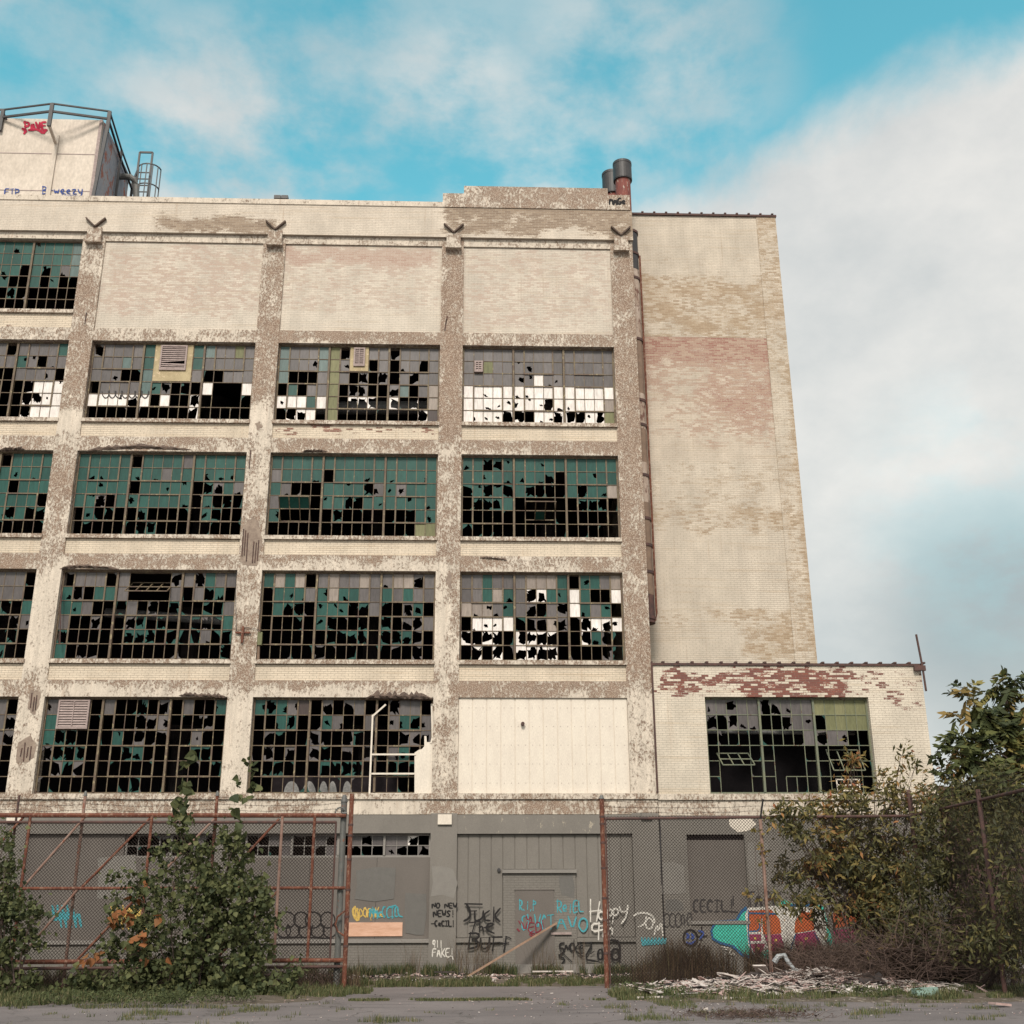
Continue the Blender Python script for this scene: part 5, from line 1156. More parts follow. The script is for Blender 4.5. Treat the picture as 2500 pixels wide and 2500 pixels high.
def leaf(mb, p, size, shape, rr, droop=.5):
    d = rnd_dir(rr); d.z -= droop; d.normalize()
    n = rnd_dir(rr); n.y -= .6; n = (n-d*n.dot(d)).normalized(); u = d.cross(n)
    pts = LEAF[shape]; fold = rr.uniform(.05, .35)
    ids = [mb.vert(p+u*(x*size)+d*(y*size)+n*(abs(x)*size*fold)) for x, y in pts]
    k = len(pts)
    if k == 4: mb.face([ids[0], ids[1], ids[2]]); mb.face([ids[0], ids[2], ids[3]])
    else:
        h = k//2; mb.face(ids[:h+1]); mb.face([ids[0]]+ids[h:])
def foliage(blobs, shape, size, rr, tintf, clump=.28, mat=None, parent=None, name='foliage', droop=.5):
    """blobs: (px, py, Y, rx_px, rz_px, ry_m, count)"""
    mb = MB(); cents = []
    for (px, py, Y, rx, rz, ry, cnt) in blobs:
        c = W(px, py, Y); sx = rx*Y/2790*1.04; sz = rz*Y/2790*1.04
        ncl = max(3, int(cnt/26)); cl = []
        for i in range(ncl):
            v = rnd_dir(rr)*(rr.random()**.45)
            cl.append(c+Vector((v.x*sx, v.y*ry, v.z*sz)))
        cents.append((c, cl))
        for i in range(cnt):
            k_ = 1.0 if rr.random() < .8 else 2.2
            q = rr.choice(cl)+Vector((rr.gauss(0, clump*.5*k_), rr.gauss(0, clump*.5*k_), rr.gauss(0, clump*.45*k_)))
            if q.z < .05: q.z = .05+rr.random()*.2
            mb.tint = min(.999, max(0.0, tintf(q, c, rr)))
            leaf(mb, q, size*rr.uniform(.4, 1.3), shape, rr, droop)
    mb.build(name, mat, parent, tint=True)
    return cents
def wig(mb, a, b, r, rr, n=7, amp=.12, r2=None, sides=5):
    a = Vector(a); b = Vector(b); L = (b-a).length; q = []
    o1 = rnd_dir(rr)*amp*L; 
    for i in range(n+1):
        t = i/n; q.append(a+(b-a)*t+o1*math.sin(math.pi*t)+rnd_dir(rr)*L*.012)
    mb.tube(q, r, sides, r2 if r2 is not None else r*.4); return q
def bush(name, base, label, cat, blobs, shape, size, mat, seed, tintf, stems=7, twigr=.02, clump=.28, sub=5, droop=.5):
    rr = random.Random(seed); t = thing(name, base, label, cat)
    cents = foliage(blobs, shape, size, rr, tintf, clump, M[mat], t, droop=droop)
    mb = MB()
    for c, cl in cents:
        b0 = Vector(base)+Vector((rr.uniform(-.25, .25), rr.uniform(-.2, .2), 0))
        q = wig(mb, b0, c, twigr*rr.uniform(.8, 1.3), rr, 8, .07)
        for e in rr.sample(cl, min(sub, len(cl))):
            s_ = q[rr.randint(3, len(q)-1)]; wig(mb, s_, e, twigr*.35, rr, 5, .08, sides=4)
    mb.build('stem', M['twig'], t)
    return t
def tp(q, c, rr):      # poplar tint: mostly greens
    return rr.choice([.05, .15, .22, .3, .38, .45])+rr.uniform(-.05, .08)
def tp_orange(q, c, rr):
    return rr.choice([.3, .5, .78, .85, .92, .98])
YB = 26.9
blobs = [(440, 2020, YB, 34, 50, .25, 60), (575, 2050, YB, 42, 50, .25, 70),
         (430, 2095, YB, 85, 60, .55, 300), (560, 2120, YB, 75, 60, .5, 300), (350, 2160, YB, 80, 60, .55, 190), (495, 2200, YB, 150, 90, .9, 1350), (600, 2210, YB, 80, 90, .7, 520), (290, 2260, YB, 70, 60, .6, 170),
         (470, 2310, YB, 150, 90, 1.0, 1500), (600, 2330, YB, 100, 90, .8, 750), (380, 2400, YB, 150, 55, .9, 900), (560, 2420, YB, 140, 45, .9, 900), (700, 2400, YB, 60, 40, .5, 160), (240, 2420, YB-.3, 90, 35, .6, 420), (330, 2330, YB, 70, 60, .6, 220)]
bush('poplar_bush', (W(470, 2460, YB).x, YB, 0), 'big leafy poplar bush with two tall shoots growing in front of the rusty gate', 'bush', [b[:6]+(int(b[6]*1.45),) for b in blobs], 'poplar', .105, 'poplar', 21, tp, clump=.17, sub=7)
par = bpy.data.objects['poplar_bush']
foliage([(457, 1862, YB, 22, 30, .12, 11), (455, 1915, YB, 20, 30, .12, 12), (448, 1965, YB, 24, 30, .15, 14), (442, 2010, YB, 30, 30, .2, 16), (612, 1868, YB, 20, 26, .12, 9), (600, 1920, YB, 24, 30, .12, 12), (588, 1975, YB, 26, 34, .15, 14), (572, 2030, YB, 34, 30, .2, 18)], 'poplar', .21, random.Random(8), tp, .07, M['poplar'], par, name='shoot_leaves')
# autumn leaves on its left side
rr = random.Random(5); par = bpy.data.objects['poplar_bush']
foliage([(330, 2200, YB-.5, 50, 40, .4, 20), (300, 2235, YB-.5, 35, 28, .3, 22), (340, 2290, YB-.6, 45, 20, .3, 20), (225, 2340, YB-.5, 24, 30, .3, 16), (400, 2130, YB-.9, 18, 14, .2, 4), (395, 2235, YB-.9, 24, 24, .2, 8), (410, 2350, YB-.9, 40, 25, .2, 8)], 'poplar', .16, rr, tp_orange, .12, M['poplar'], par, name='autumn_leaves')
blobs = [(8, 2060, YB, 30, 45, .4, 160), (18, 2140, YB, 34, 50, .45, 260), (22, 2230, YB, 40, 60, .5, 380), (85, 2235, YB, 30, 28, .3, 90), (20, 2320, YB, 55, 60, .5, 420), (30, 2400, YB, 80, 40, .5, 420), (-40, 2250, YB, 80, 130, .7, 700), (70, 2290, YB, 30, 30, .3, 90)]
bush('poplar_bush', (W(10, 2460, YB).x, YB, 0), 'smaller leafy bush cut off by the left edge of the photo', 'bush', [b[:6]+(int(b[6]*1.3),) for b in blobs], 'poplar', .10, 'poplar', 22, tp, clump=.17)
def te(q, c, rr):
    v = rr.choice([.02, .1, .15, .2, .28, .35, .45, .6]); 
    if mnoise.noise(q*1.3) > .12: v += .28
    if q.z > 4.2: v += .15
    return v+rr.uniform(-.04, .06)
YR = 29.65
blobs = [(1940, 2010, YR-.6, 60, 40, .4, 520), (2050, 2030, YR, 90, 60, .7, 1300), (2000, 2120, YR, 110, 60, .8, 1500), (1930, 2190, YR-.6, 55, 30, .4, 320), (2110, 2130, YR, 110, 80, .8, 1700), (2110, 2225, YR, 110, 60, .8, 1500), (2170, 2275, YR, 100, 60, .8, 1200), (2200, 2060, YR, 90, 80, .8, 1300), (2180, 2180, YR, 100, 80, .8, 1500),
         (2010, 1975, YR, 60, 25, .4, 240), (2090, 1960, YR, 70, 30, .5, 340), (2080, 1900, YR, 30, 50, .3, 170), (2085, 1850, YR, 18, 30, .2, 60), (2170, 1930, YR, 50, 35, .4, 260), (2205, 1850, YR, 20, 28, .2, 60), (2150, 1890, YR, 30, 18, .2, 60), (2240, 1870, YR, 22, 14, .2, 40), (1925, 1965, YR-.6, 30, 18, .3, 90), (2230, 1960, YR, 60, 30, .4, 260)]
bush('box_elder_bush', (W(2100, 2380, YR).x, YR, 0), 'wide olive and orange leaved bush behind the right fence in front of the annex mural', 'bush', blobs, 'lens', .19, 'elder', 31, te, clump=.18, twigr=.022, sub=9)
def td(q, c, rr):
    v = rr.choice([.0, .05, .1, .15, .22, .3, .42]); return v+rr.uniform(0, .06)
YD = 27.4
blobs = [(2330, 2030, YD, 90, 60, .8, 1000), (2430, 2000, YD, 90, 80, .8, 1000), (2300, 2130, YD+.6, 90, 80, .9, 1500), (2420, 2150, YD, 110, 90, 1.0, 1500), (2260, 2240, YD+1, 90, 80, .9, 1300), (2370, 2270, YD, 110, 80, 1.0, 1400), (2470, 2280, YD, 70, 90, 1.0, 800), (2310, 1950, YD, 70, 40, .5, 420), (2440, 1920, YD, 90, 50, .7, 700), (2560, 2100, YD, 90, 200, 1, 1500), (2460, 2060, 24.6, 50, 60, .4, 420), (2480, 2200, 24.6, 50, 80, .4, 600), (2410, 2290, 25.0, 60, 60, .4, 420), (2480, 2330, 24.8, 60, 50, .4, 400)]
bush('dark_thicket', (W(2380, 2400, YD).x, YD, 0), 'dark tangled thicket filling the right edge behind the fence corner', 'thicket', blobs, 'lens', .16, 'elder', 32, td, clump=.25, twigr=.03, sub=10)
# slender tree with bright compound leaves at the right edge
def compound(mb, base, d, L, n, size, rr):
    d = d.normalized(); q = []
    for i in range(n+1):
        t = i/n; q.append(base+d*L*t+Vector((0, 0, -.35*L*t*t)))
    side = d.cross(Vector((0, 0, 1))).normalized()
    for i in range(1, n+1):
        for s in (-1, 1):
            a = (side*s+d*.5+Vector((0, 0, rr.uniform(-.9, .1)))).normalized(); nrm = Vector((rr.uniform(-.6, .6), rr.uniform(-1.2, -.3), rr.uniform(.1, 1))).normalized(); u = a.cross(nrm).normalized()
            p = q[i]; s_ = size*rr.uniform(.8, 1.2); w = s_*.2
            ids = [mb.vert(p), mb.vert(p+a*s_*.4+u*w), mb.vert(p+a*s_), mb.vert(p+a*s_*.4-u*w)]
            mb.face([ids[0], ids[1], ids[2]]); mb.face([ids[0], ids[2], ids[3]])
    return q
YT2 = 28.2
rr = random.Random(77); base = Vector((W(2470, 2400, YT2).x, YT2, 0))
tr = thing('ailanthus_tree', base, 'slender tree with bright feathery green leaves against the sky at the right edge', 'tree')
mbl = MB(); mbw = MB(); top = W(2455, 1680, YT2)
q0 = wig(mbw, base, top, .07, rr, 12, .03, .02, 8)
for (px, py, dy, n) in ((2480, 1655, 0, 15), (2430, 1665, .2, 13), (2360, 1700, -.2, 16), (2400, 1740, .2, 18), (2470, 1740, 0, 16), (2345, 1790, 0, 13), (2330, 1830, -.2, 13), (2420, 1810, 0, 20), (2490, 1810, .3, 17), (2380, 1850, .2, 16), (2440, 1880, -.3, 18), (2370, 1910, .1, 14), (2300, 1885, .1, 8), (2520, 1700, 0, 20), (2540, 1800, 0, 20), (2500, 1900, 0, 16), (2340, 1745, .1, 9)):
    e = W(px, py, YT2+dy); s_ = min(q0, key=lambda v: abs(v.z-(e.z-.8)))
    bq = wig(mbw, s_, e, .02, rr, 6, .06, .008, 5)
    for k in range(int(n*.95)):
        d = rnd_dir(rr); d.y *= .6; mbl.tint = rr.choice([.02, .1, .2, .35, .5, .7, .85])+rr.uniform(0, .08)
        st = bq[rr.randint(max(0, len(bq)-4), len(bq)-1)]
        cq = compound(mbl, st, d, rr.uniform(.4, .7), 8, .27, rr)
mbw.build('trunk', M['twig'], tr); mbl.build('crown', M['ailan'], tr, tint=True)
# orange-brown mass under the tree, above the fence
def to(q, c, rr): return rr.choice([.15, .25, .4, .55, .7, .85])+rr.uniform(-.04, .06)
bush('box_elder_bush', (W(2400, 2380, 28.4).x, 28.4, 0), 'rust tinged bush spreading over the fence rail below the bright tree', 'bush', [(2350, 1925, 28.4, 70, 40, .5, 520), (2440, 1900, 28.4, 80, 50, .5, 700), (2290, 1990, 28.4, 50, 40, .4, 320), (2490, 1960, 28.4, 60, 60, .6, 520), (2400, 1990, 28.4, 90, 40, .6, 520), (2320, 1870, 28.4, 36, 24, .3, 120), (2260, 1930, 28.6, 50, 40, .4, 300), (2400, 1850, 28.4, 80, 30, .4, 380)], 'lens', .15, 'elder', 41, to, clump=.2, sub=9)
# low leafy weeds
o = None
rr = random.Random(88); foliage([(300, 2455, 24.6, 130, 16, .5, 700), (420, 2462, 24.2, 130, 16, .5, 900), (560, 2455, 24.8, 90, 14, .5, 500), (150, 2462, 24.4, 110, 10, .5, 350), (690, 2440, 26.4, 60, 12, .4, 260), (1560, 2430, 26.6, 60, 14, .4, 300), (2080, 2455, 25.4, 60, 18, .4, 350), (1660, 2458, 25, 70, 8, .4, 200), (2200, 2470, 24.4, 80, 12, .4, 300)], 'lens', .075, rr, lambda q, c, r: r.choice([0, .1, .2, .3, .45]), .14, M['grass'], None, name='low_weeds', droop=-.5)
tagp(bpy.data.objects['low_weeds'], 'low leafy green weeds hugging the asphalt edge', None, None, 'stuff')
# vine on the middle fence post
bush('post_vine', (XB, YF-.1, 0), 'yellowing vine climbing the middle post of the right fence', 'vine', [(1850, 2030, YF-.1, 16, 16, .12, 12), (1858, 2070, YF-.1, 14, 30, .12, 22), (1870, 2105, YF-.1, 16, 14, .12, 12), (1825, 2180, YF-.1, 30, 16, .1, 14), (1866, 2245, YF-.1, 10, 22, .1, 8)], 'maple', .10, 'elder', 42, lambda q, c, rr: rr.choice([.5, .6, .7]), clump=.06, twigr=.008)
# dry brush tangle
rr = random.Random(9); mb = MB()
for i in range(1500):
    px = rr.uniform(1930, 2620); t = (px-1900)/600; py = 2400-rr.random()**1.5*(60+150*min(1, t)); Y = rr.uniform(26.2, 29.8)
    a = W(px, py, Y)
    if a.z < .05: a.z = .05
    d = rnd_dir(rr); d.z = abs(d.z)*.9-.1; L = rr.uniform(.4, 1.6)
    b = a+d*L; b.z = max(.05, b.z); wig(mb, a, b, rr.uniform(.004, .009), rr, 5, .16, .003, 3)
o = mb.build('dry_brush', M['dryt'], None, (8.5, 28, 0)); tagp(o, 'tangle of dry brown twigs piled along the foot of the right fence', 'brush', None, 'stuff')
rr = random.Random(19); mb = MB()
for i in range(420):
    px = rr.uniform(120, 820); Y = rr.uniform(28.2, 29.8); a = W(px, 2400, Y); a.z = .03
    d = rnd_dir(rr); d.z = abs(d.z)+.4; b = a+d*rr.uniform(.25, .9); wig(mb, a, b, .004, rr, 4, .12, .002, 3)
tagp(mb.build('dry_brush', M['dryt'], None, (-6, 29, 0)), 'thin dry weeds standing under the rusty gate', 'weeds', None, 'stuff')
# grass
def blades(name, cnt, xf, mat, label, hmin, hmax, seed, cat, wid=.008, tf=None, zf=None):
    rr = random.Random(seed); mb = MB(); n = 0
    while n < cnt:
        r = xf(rr)
        if r is None: continue
        x, y, s = r; n += 1
        h = rr.uniform(hmin, hmax)*s; a = rr.uniform(0, 6.28); lean = rr.uniform(.1, .6)*h
        z = zf(x, y) if zf else 0
        dx, dy = math.cos(a), math.sin(a); w = wid*rr.uniform(.7, 1.4)
        mb.tint = (tf(rr) if tf else rr.random())*.99
        A = mb.vert((x-dy*w, y+dx*w, z)); B = mb.vert((x+dy*w, y-dx*w, z)); Cc = mb.vert((x+dx*lean*.35+dy*w*.7, y+dy*lean*.35-dx*w*.7, z+h*.6)); D_ = mb.vert((x+dx*lean*.35-dy*w*.7, y+dy*lean*.35+dx*w*.7, z+h*.6)); E_ = mb.vert((x+dx*lean, y+dy*lean, z+h))
        mb.face([A, B, Cc, D_]); mb.face([D_, Cc, E_])
    o = mb.build(name, M[mat], None, (0, 0, 0), tint=True); tagp(o, label, cat, None, 'stuff'); return o
def dens(x, y, s=1.2, th=.0, off=0): return mnoise.noise(Vector((x*s, y*s, off)))+.5*mnoise.noise(Vector((x*s*2.7, y*s*2.7, off+4))) > th
def gl(rr):       # left grass
    x = rr.uniform(-13, -2.2); y = rr.uniform(22.6, 28.8)
    lim = 24.6+1.0*mnoise.noise(Vector((x*.5, 0, 8)))+(1.0 if x > -6 else 0)+(max(0, x+4.2)*1.0)
    if not dens(x, y, 2.3, -.35+max(0, lim+.9-y)*.8, 2): return None
    return (x, y, max(.3, .75+.7*mnoise.noise(Vector((x*1.7, y*1.7, 1)))))
blades('grass', 30000, gl, 'grass', 'short green grass in front of the rusty gate', .07, .24, 1, 'grass')
def grt(rr):
    x = rr.uniform(3.0, 15); y = rr.uniform(23.3, 28.5)
    lo = 24.8+.6*mnoise.noise(Vector((x*.7, 0, 1)))-.05*(x-3); hi = 26.6+.6*mnoise.noise(Vector((x*.6, 0, 5)))+.1*(x-3)
    if x < 4.6: lo = 25.0; hi = 27.6-.7*abs(x-4)
    if not (lo < y < hi): return None
    if not dens(x, y, 1.9, -.1, 7): return None
    return (x, y, max(.3, .8+.8*mnoise.noise(Vector((x*1.7, y*1.7, 1)))))
blades('grass', 26000, grt, 'grass', 'strip of green grass between the asphalt and the white rubble', .06, .22, 2, 'grass')
def gfg(rr):
    x = rr.uniform(-7.5, 9.5); y = rr.uniform(19.8, 24.6)
    th = .55 if -3.5 < x < 2.5 else .22
    if not dens(x, y, 1.15, th, 61): return None
    return (x, y, max(.25, .7+.8*mnoise.noise(Vector((x*1.7, y*1.7, 5)))))
blades('grass', 7000, gfg, 'grass', 'scattered grass tufts breaking through the near asphalt', .03, .13, 9, 'grass', wid=.005)
def gcr(rr):      # weeds in asphalt cracks
    t = rr.random(); 
    x = rr.uniform(-2.6, 4.4); y = 25.2+.35*mnoise.noise(Vector((x*.6, 0, 3)))+rr.gauss(0, .07)-.08*(x-1)
    if not dens(x, y, .9, -.1, 4): return None
    return (x, y, 1)
blades('weeds', 3000, gcr, 'grass', 'low weeds growing in a long crack across the asphalt', .02, .07, 3, 'weeds')
def gw_(rr):
    x = rr.uniform(-13, 6.5); y = rr.uniform(30.1, 31.3)+.2*mnoise.noise(Vector((x, 0, 3)))
    if not dens(x, y, 1.8, -.1, 11): return None
    return (x, y, max(.25, .8+.8*mnoise.noise(Vector((x*1.7, y*1.7, 1)))))
blades('grass', 26000, gw_, 'grass', 'ragged strip of grass in front of the littered wall foot', .05, .2, 4, 'grass', zf=lambda x, y: h1(x, y, (y-30)/4.3))
def gw2(rr):
    x = rr.uniform(-13, 6.5); y = rr.uniform(32.9, 33.95)
    if not dens(x, y, .9, .05, 21): return None
    return (x, y, 1)
blades('weeds', 9000, gw2, 'grass', 'clumps of dark weeds against the foot of the gray wall', .10, .34, 5, 'weeds', zf=lambda x, y: h1(x, y, (y-30)/4.3), tf=lambda r: r.choice([0, .0, .1, .3, .97]))
def gd(rr):
    x = rr.uniform(3.5, 13); y = rr.uniform(29.4, 30.7)
    if x < 3.9+rr.random(): return None
    if not dens(x, y, .7, -.25, 31): return None
    return (x, y, .6+.5*mnoise.noise(Vector((x*1.1, 0, 0)))+.4)
blades('dry_grass', 15000, gd, 'drygrass', 'tall brown dry grass behind the right fence', .45, 1.15, 6, 'dry grass', wid=.006)
def gd2(rr):
    x = rr.uniform(-12.5, -2.6); y = rr.uniform(29.0, 30.0)
    return (x, y, 1)
blades('dry_grass', 6000, gd2, 'drygrass', 'short brown dry grass under the rusty gate', .15, .6, 7, 'dry grass', wid=.005)
def gd3(rr):
    x = rr.uniform(-3, 3.2); y = rr.uniform(33.3, 33.95)
    if not dens(x, y, 1.3, .15, 41): return None
    return (x, y, 1)
blades('dry_grass', 350, gd3, 'drygrass', 'a few tall thin dry stalks against the gray wall', .5, 1.1, 8, 'dry grass', wid=.004, zf=lambda x, y: .12)

# ================================================================== DEBRIS
M['rubwhite'] = mat_var('broken_white_plaster', (.62, .56, .52), (.42, .36, .33), 6, .9, c3=(.22, .16, .13), t3=.60)
M['rubpink'] = mat_var('pinkish_scrap', (.48, .34, .31), (.30, .20, .18), 6, .9)
M['rubdark'] = mat_var('dark_scrap', (.06, .045, .04), (.03, .024, .024), 6, .9)
M['foam'] = mat_var('pale_green_foam', (.25, .36, .31), (.20, .29, .25), 4, .9)
M['bag'] = mat_var('clear_plastic_film', (.34, .36, .36), (.20, .21, .22), 5, .4)
def slab(mb, c, L, w, t, rr, flat=.25):
    yaw = rr.uniform(0, math.pi); pitch = rr.gauss(0, flat); roll = rr.gauss(0, flat)
    m = Matrix.Rotation(yaw, 3, 'Z') @ Matrix.Rotation(pitch, 3, 'Y') @ Matrix.Rotation(roll, 3, 'X')
    n = rr.randint(4, 6); pts = []
    for k in range(n):
        a = 2*math.pi*k/n+rr.uniform(-.25, .25); pts.append((math.cos(a)*L*.6*rr.uniform(.8, 1.1), math.sin(a)*w*.7*rr.uniform(.8, 1.1)))
    up = [mb.vert(c+m @ Vector((x, y, t/2))) for x, y in pts]; dn = [mb.vert(c+m @ Vector((x, y, -t/2))) for x, y in pts]
    mb.face(up); mb.face(dn[::-1])
    for k in range(n): mb.face([up[k], dn[k], dn[(k+1) % n], up[(k+1) % n]])
rr = random.Random(55); mb = MB()
def heap(x, y): return .0+.22*math.exp(-((x-7.3)/2.4)**2-((y-27.8)/.9)**2)+.15*math.exp(-((x-8.2)/.9)**2-((y-28.3)/.7)**2)
for i in range(3300):
    x = rr.gauss(6.9, 2.1); y = rr.gauss(27.2, .8)
    if x < 3.6 or x > 10.9 or y < 25.4 or y > 29.2: continue
    mb.cur = rr.choice([0, 0, 0, 0, 0, 1, 1, 2, 2, 2]); z = heap(x, y)+.04+rr.random()*.07
    q_ = rr.random()
    if q_ < .45: slab(mb, Vector((x, y, z)), rr.uniform(.05, .2), rr.uniform(.03, .1), .012, rr, .4)
    elif q_ < .62: slab(mb, Vector((x, y, z+.02)), rr.uniform(.2, .45), rr.uniform(.1, .3), .012, rr, .22)
    else: slab(mb, Vector((x, y, z+.02)), rr.uniform(.25, .75), rr.uniform(.015, .035), .012, rr, .18)
o = mb.build('rubble_heap', [M['rubwhite'], M['rubpink'], M['rubdark']], None, (7, 27.8, 0)); tagp(o, 'heap of broken white plaster strips and scraps by the right fence', 'rubble', None, 'stuff')
rr = random.Random(56); mb = MB()
for i in range(1700):
    x = rr.uniform(-12, 6.5); y = rr.uniform(31.2, 33.4); mb.cur = rr.choice([0, 1, 1, 2, 2, 2])
    slab(mb, Vector((x, y, h1(x, y, (y-30)/4.3)+.03)), rr.uniform(.02, .15), rr.uniform(.02, .06), .015, rr, .3)
o = mb.build('rubble_strip', [M['rubwhite'], M['rubpink'], M['rubdark']], None, (0, 32, 0)); tagp(o, 'thin scatter of broken bits along the foot of the gray wall', 'rubble', None, 'stuff')
rr = random.Random(57); mb = MB()
for i in range(900):
    x = rr.uniform(-9, 12); y = rr.uniform(20.5, 27.5); mb.cur = rr.choice([0, 1, 1, 2, 2]); k = .5 if y < 24.5 else 1
    if x < 1 and rr.random() < .6: continue
    slab(mb, Vector((x, y, .02)), rr.uniform(.015, .07)*k, rr.uniform(.01, .035)*k, .008, rr, .15)
o = mb.build('litter', [M['rubwhite'], M['rubpink'], M['rubdark']], None, (0, 25, 0)); tagp(o, 'small scattered chips of litter over the asphalt', 'litter', None, 'stuff')
# individual larger pieces
def piece(name, px, py, Y, L, w, t, yaw, pit, mat, label, cat, roll=0, group=None, z=None):
    c = W(px, py, Y)
    if z is not None: c.z = z
    rr = random.Random(int(px)); mb = MB(); m = Matrix.Rotation(yaw, 3, 'Z') @ Matrix.Rotation(pit, 3, 'Y') @ Matrix.Rotation(roll, 3, 'X')
    pts = [(-L/2, -w/2), (-L*.1, -w/2*rr.uniform(.85, 1.1)), (L/2, -w/2*rr.uniform(.7, 1)), (L/2*rr.uniform(.85, 1), w/2), (0, w/2*rr.uniform(.8, 1)), (-L/2*rr.uniform(.9, 1), w/2)]
    up = [mb.vert(c+m @ Vector((x, y, t/2))) for x, y in pts]; dn = [mb.vert(c+m @ Vector((x, y, -t/2))) for x, y in pts]; n = len(pts)
    mb.face(up); mb.face(dn[::-1])
    for k in range(n): mb.face([up[k], dn[k], dn[(k+1) % n], up[(k+1) % n]])
    o = mb.build(name, M[mat], None, (c.x, c.y, 0)); return tagp(o, label, cat, group)
piece('foam_block', 2262, 2453, 25.0, .5, .22, .16, .15, -.05, 'foam', 'pale green foam block lying in the grass at the lower right', 'foam block', z=.12)
piece('white_board', 1785, 2413, 27.6, .55, .35, .03, .3, .25, 'rubwhite', 'largest flat white board in the middle of the rubble heap', 'board', z=.33)
piece('white_board', 1875, 2432, 26.7, .5, .3, .03, -.4, .1, 'rubwhite', 'flat white board at the front edge of the rubble heap', 'board', z=.13)
piece('white_board', 1860, 2395, 28.2, .6, .3, .03, 1.2, .4, 'rubwhite', 'tilted white board on the back of the rubble heap near the fence post', 'board', z=.42)
piece('white_board', 2080, 2425, 27.6, .5, .25, .03, .4, .2, 'rubwhite', 'white board at the right end of the rubble heap', 'board', z=.24)
piece('cardboard_scrap', 2445, 2478, 22.6, .35, .22, .04, .3, .1, 'rubpink', 'crumpled pale cardboard scrap lying at the lower right corner', 'cardboard', z=.05)
mb = MB(); c = W(2140, 2425, 26.8)
for k in range(5): slab(mb, Vector((c.x+.1*k-.2, 26.8+.06*k, .25+.05*(k % 2))), .3, .18, .05, random.Random(k), .7)
tagp(mb.build('dark_bag', M['rubdark'], None, (c.x, 26.8, 0)), 'torn black plastic bag at the right end of the rubble heap', 'bag')
mb = MB(); q = [W(1890, 2350, 28.6), W(1900, 2335, 28.6), W(1915, 2332, 28.6), W(1925, 2350, 28.5), W(1940, 2368, 28.4), W(1965, 2375, 28.3)]; mb.tube(q, .07, 10, .04); tagp(mb.build('plastic_sheet_roll', M['bag'], None, (q[0].x, 28.6, 0)), 'curved roll of pale plastic film draped beside the middle fence post', 'plastic film')
mb = MB(); mb.bar(W(1138, 2386, Y0-1.5), W(1358, 2254, Y0-.05), .05, .09); tagp(mb.build('leaning_lumber', M['lumber'], None, (W(1138, 2386, Y0-1.5).x, Y0-1.5, .1)), 'long reddish wooden plank leaning diagonally against the boarded door', 'plank')
lab = ['long pale stick at the left end of the rubble', 'pale stick lying on the grass below the rubble', 'thin pale stick sticking up at the right of the rubble', 'short pale stick on the asphalt by the brown twig heap', 'dark plank under the gray wall near the left pillar', 'pale plank at the foot of the boarded door']
for k, (a, b, Y) in enumerate((((1553, 2456), (1620, 2459), 25.2), ((1765, 2462), (1830, 2470), 24.8), ((1690, 2395), (1640, 2425), 27.9), ((1718, 2480), (1730, 2497), 22.0), ((1060, 2388), (1110, 2386), 33.0), ((1300, 2390), (1400, 2388), 33.0))):
    mb = MB(); A = W(*a, Y); B = W(*b, Y); A.z = max(.04, A.z); B.z = max(.05, B.z)
    if k >= 4: A.z = B.z = .22
    mb.bar(A, B, .035, .03); tagp(mb.build('stick' if k < 4 else 'plank', M['rubwhite'] if k != 4 else M['rubdark'], None, (A.x, A.y, 0)), lab[k], 'stick' if k < 4 else 'plank')
# brown twig heap at the bottom edge and dark leaf litter
rr = random.Random(61); mb = MB()
for i in range(420):
    x = rr.gauss(W(1830, 2490, 21).x, .55); y = rr.gauss(20.9, .4); d = rnd_dir(rr); d.z = abs(d.z)*.45
    a = Vector((x, y, .02)); wig(mb, a, a+d*rr.uniform(.1, .4), .004, rr, 3, .15, .002, 3)
    if rr.random() < .5: slab(mb, a+Vector((0, 0, .04)), .05, .03, .004, rr, .5)
tagp(mb.build('twig_heap', M['dryt'], None, (4, 21, 0)), 'flat heap of brown twigs and leaves at the bottom edge', 'twigs', None, 'stuff')

# ================================================================== SKY, SUN, CAMERA
w = bpy.data.worlds.new('World'); sc.world = w; w.use_nodes = True; nt = w.node_tree; nt.nodes.clear(); nb = NB(nt)
SUN_EL, SUN_AZ = math.radians(42), math.radians(188)
out = nt.nodes.new('ShaderNodeOutputWorld'); bg = nt.nodes.new('ShaderNodeBackground'); nt.links.new(bg.outputs[0], out.inputs[0])
sky = nt.nodes.new('ShaderNodeTexSky'); sky.sky_type = 'NISHITA'; sky.sun_disc = False; sky.sun_elevation = SUN_EL; sky.sun_rotation = SUN_AZ; sky.air_density = 1.0; sky.dust_density = 1.0; sky.ozone_density = 1.0
tc = nt.nodes.new('ShaderNodeTexCoord'); dirv = tc.outputs['Generated']
def dotd(px, py):
    d = ray(px, py).normalized(); o = nb.n('ShaderNodeVectorMath', operation='DOT_PRODUCT'); nb.l(dirv, o.inputs[0]); o.inputs[1].default_value = d; return o.outputs['Value']
def blobm(px, py, r0, r1):   # 1 inside radius r0 (degrees), 0 beyond r1
    return stepf(nb, dotd(px, py), math.cos(math.radians(r1)), math.cos(math.radians(r0)))
SKYBLUE = (1.12, 2.5, 1.80)
n1 = nb.noise(dirv, 3.2, 8, .58, .3); n2 = nb.noise(nb.mapv(dirv, (1, 1, 1.8), (3, 1, 2)), 7.5, 6, .6)
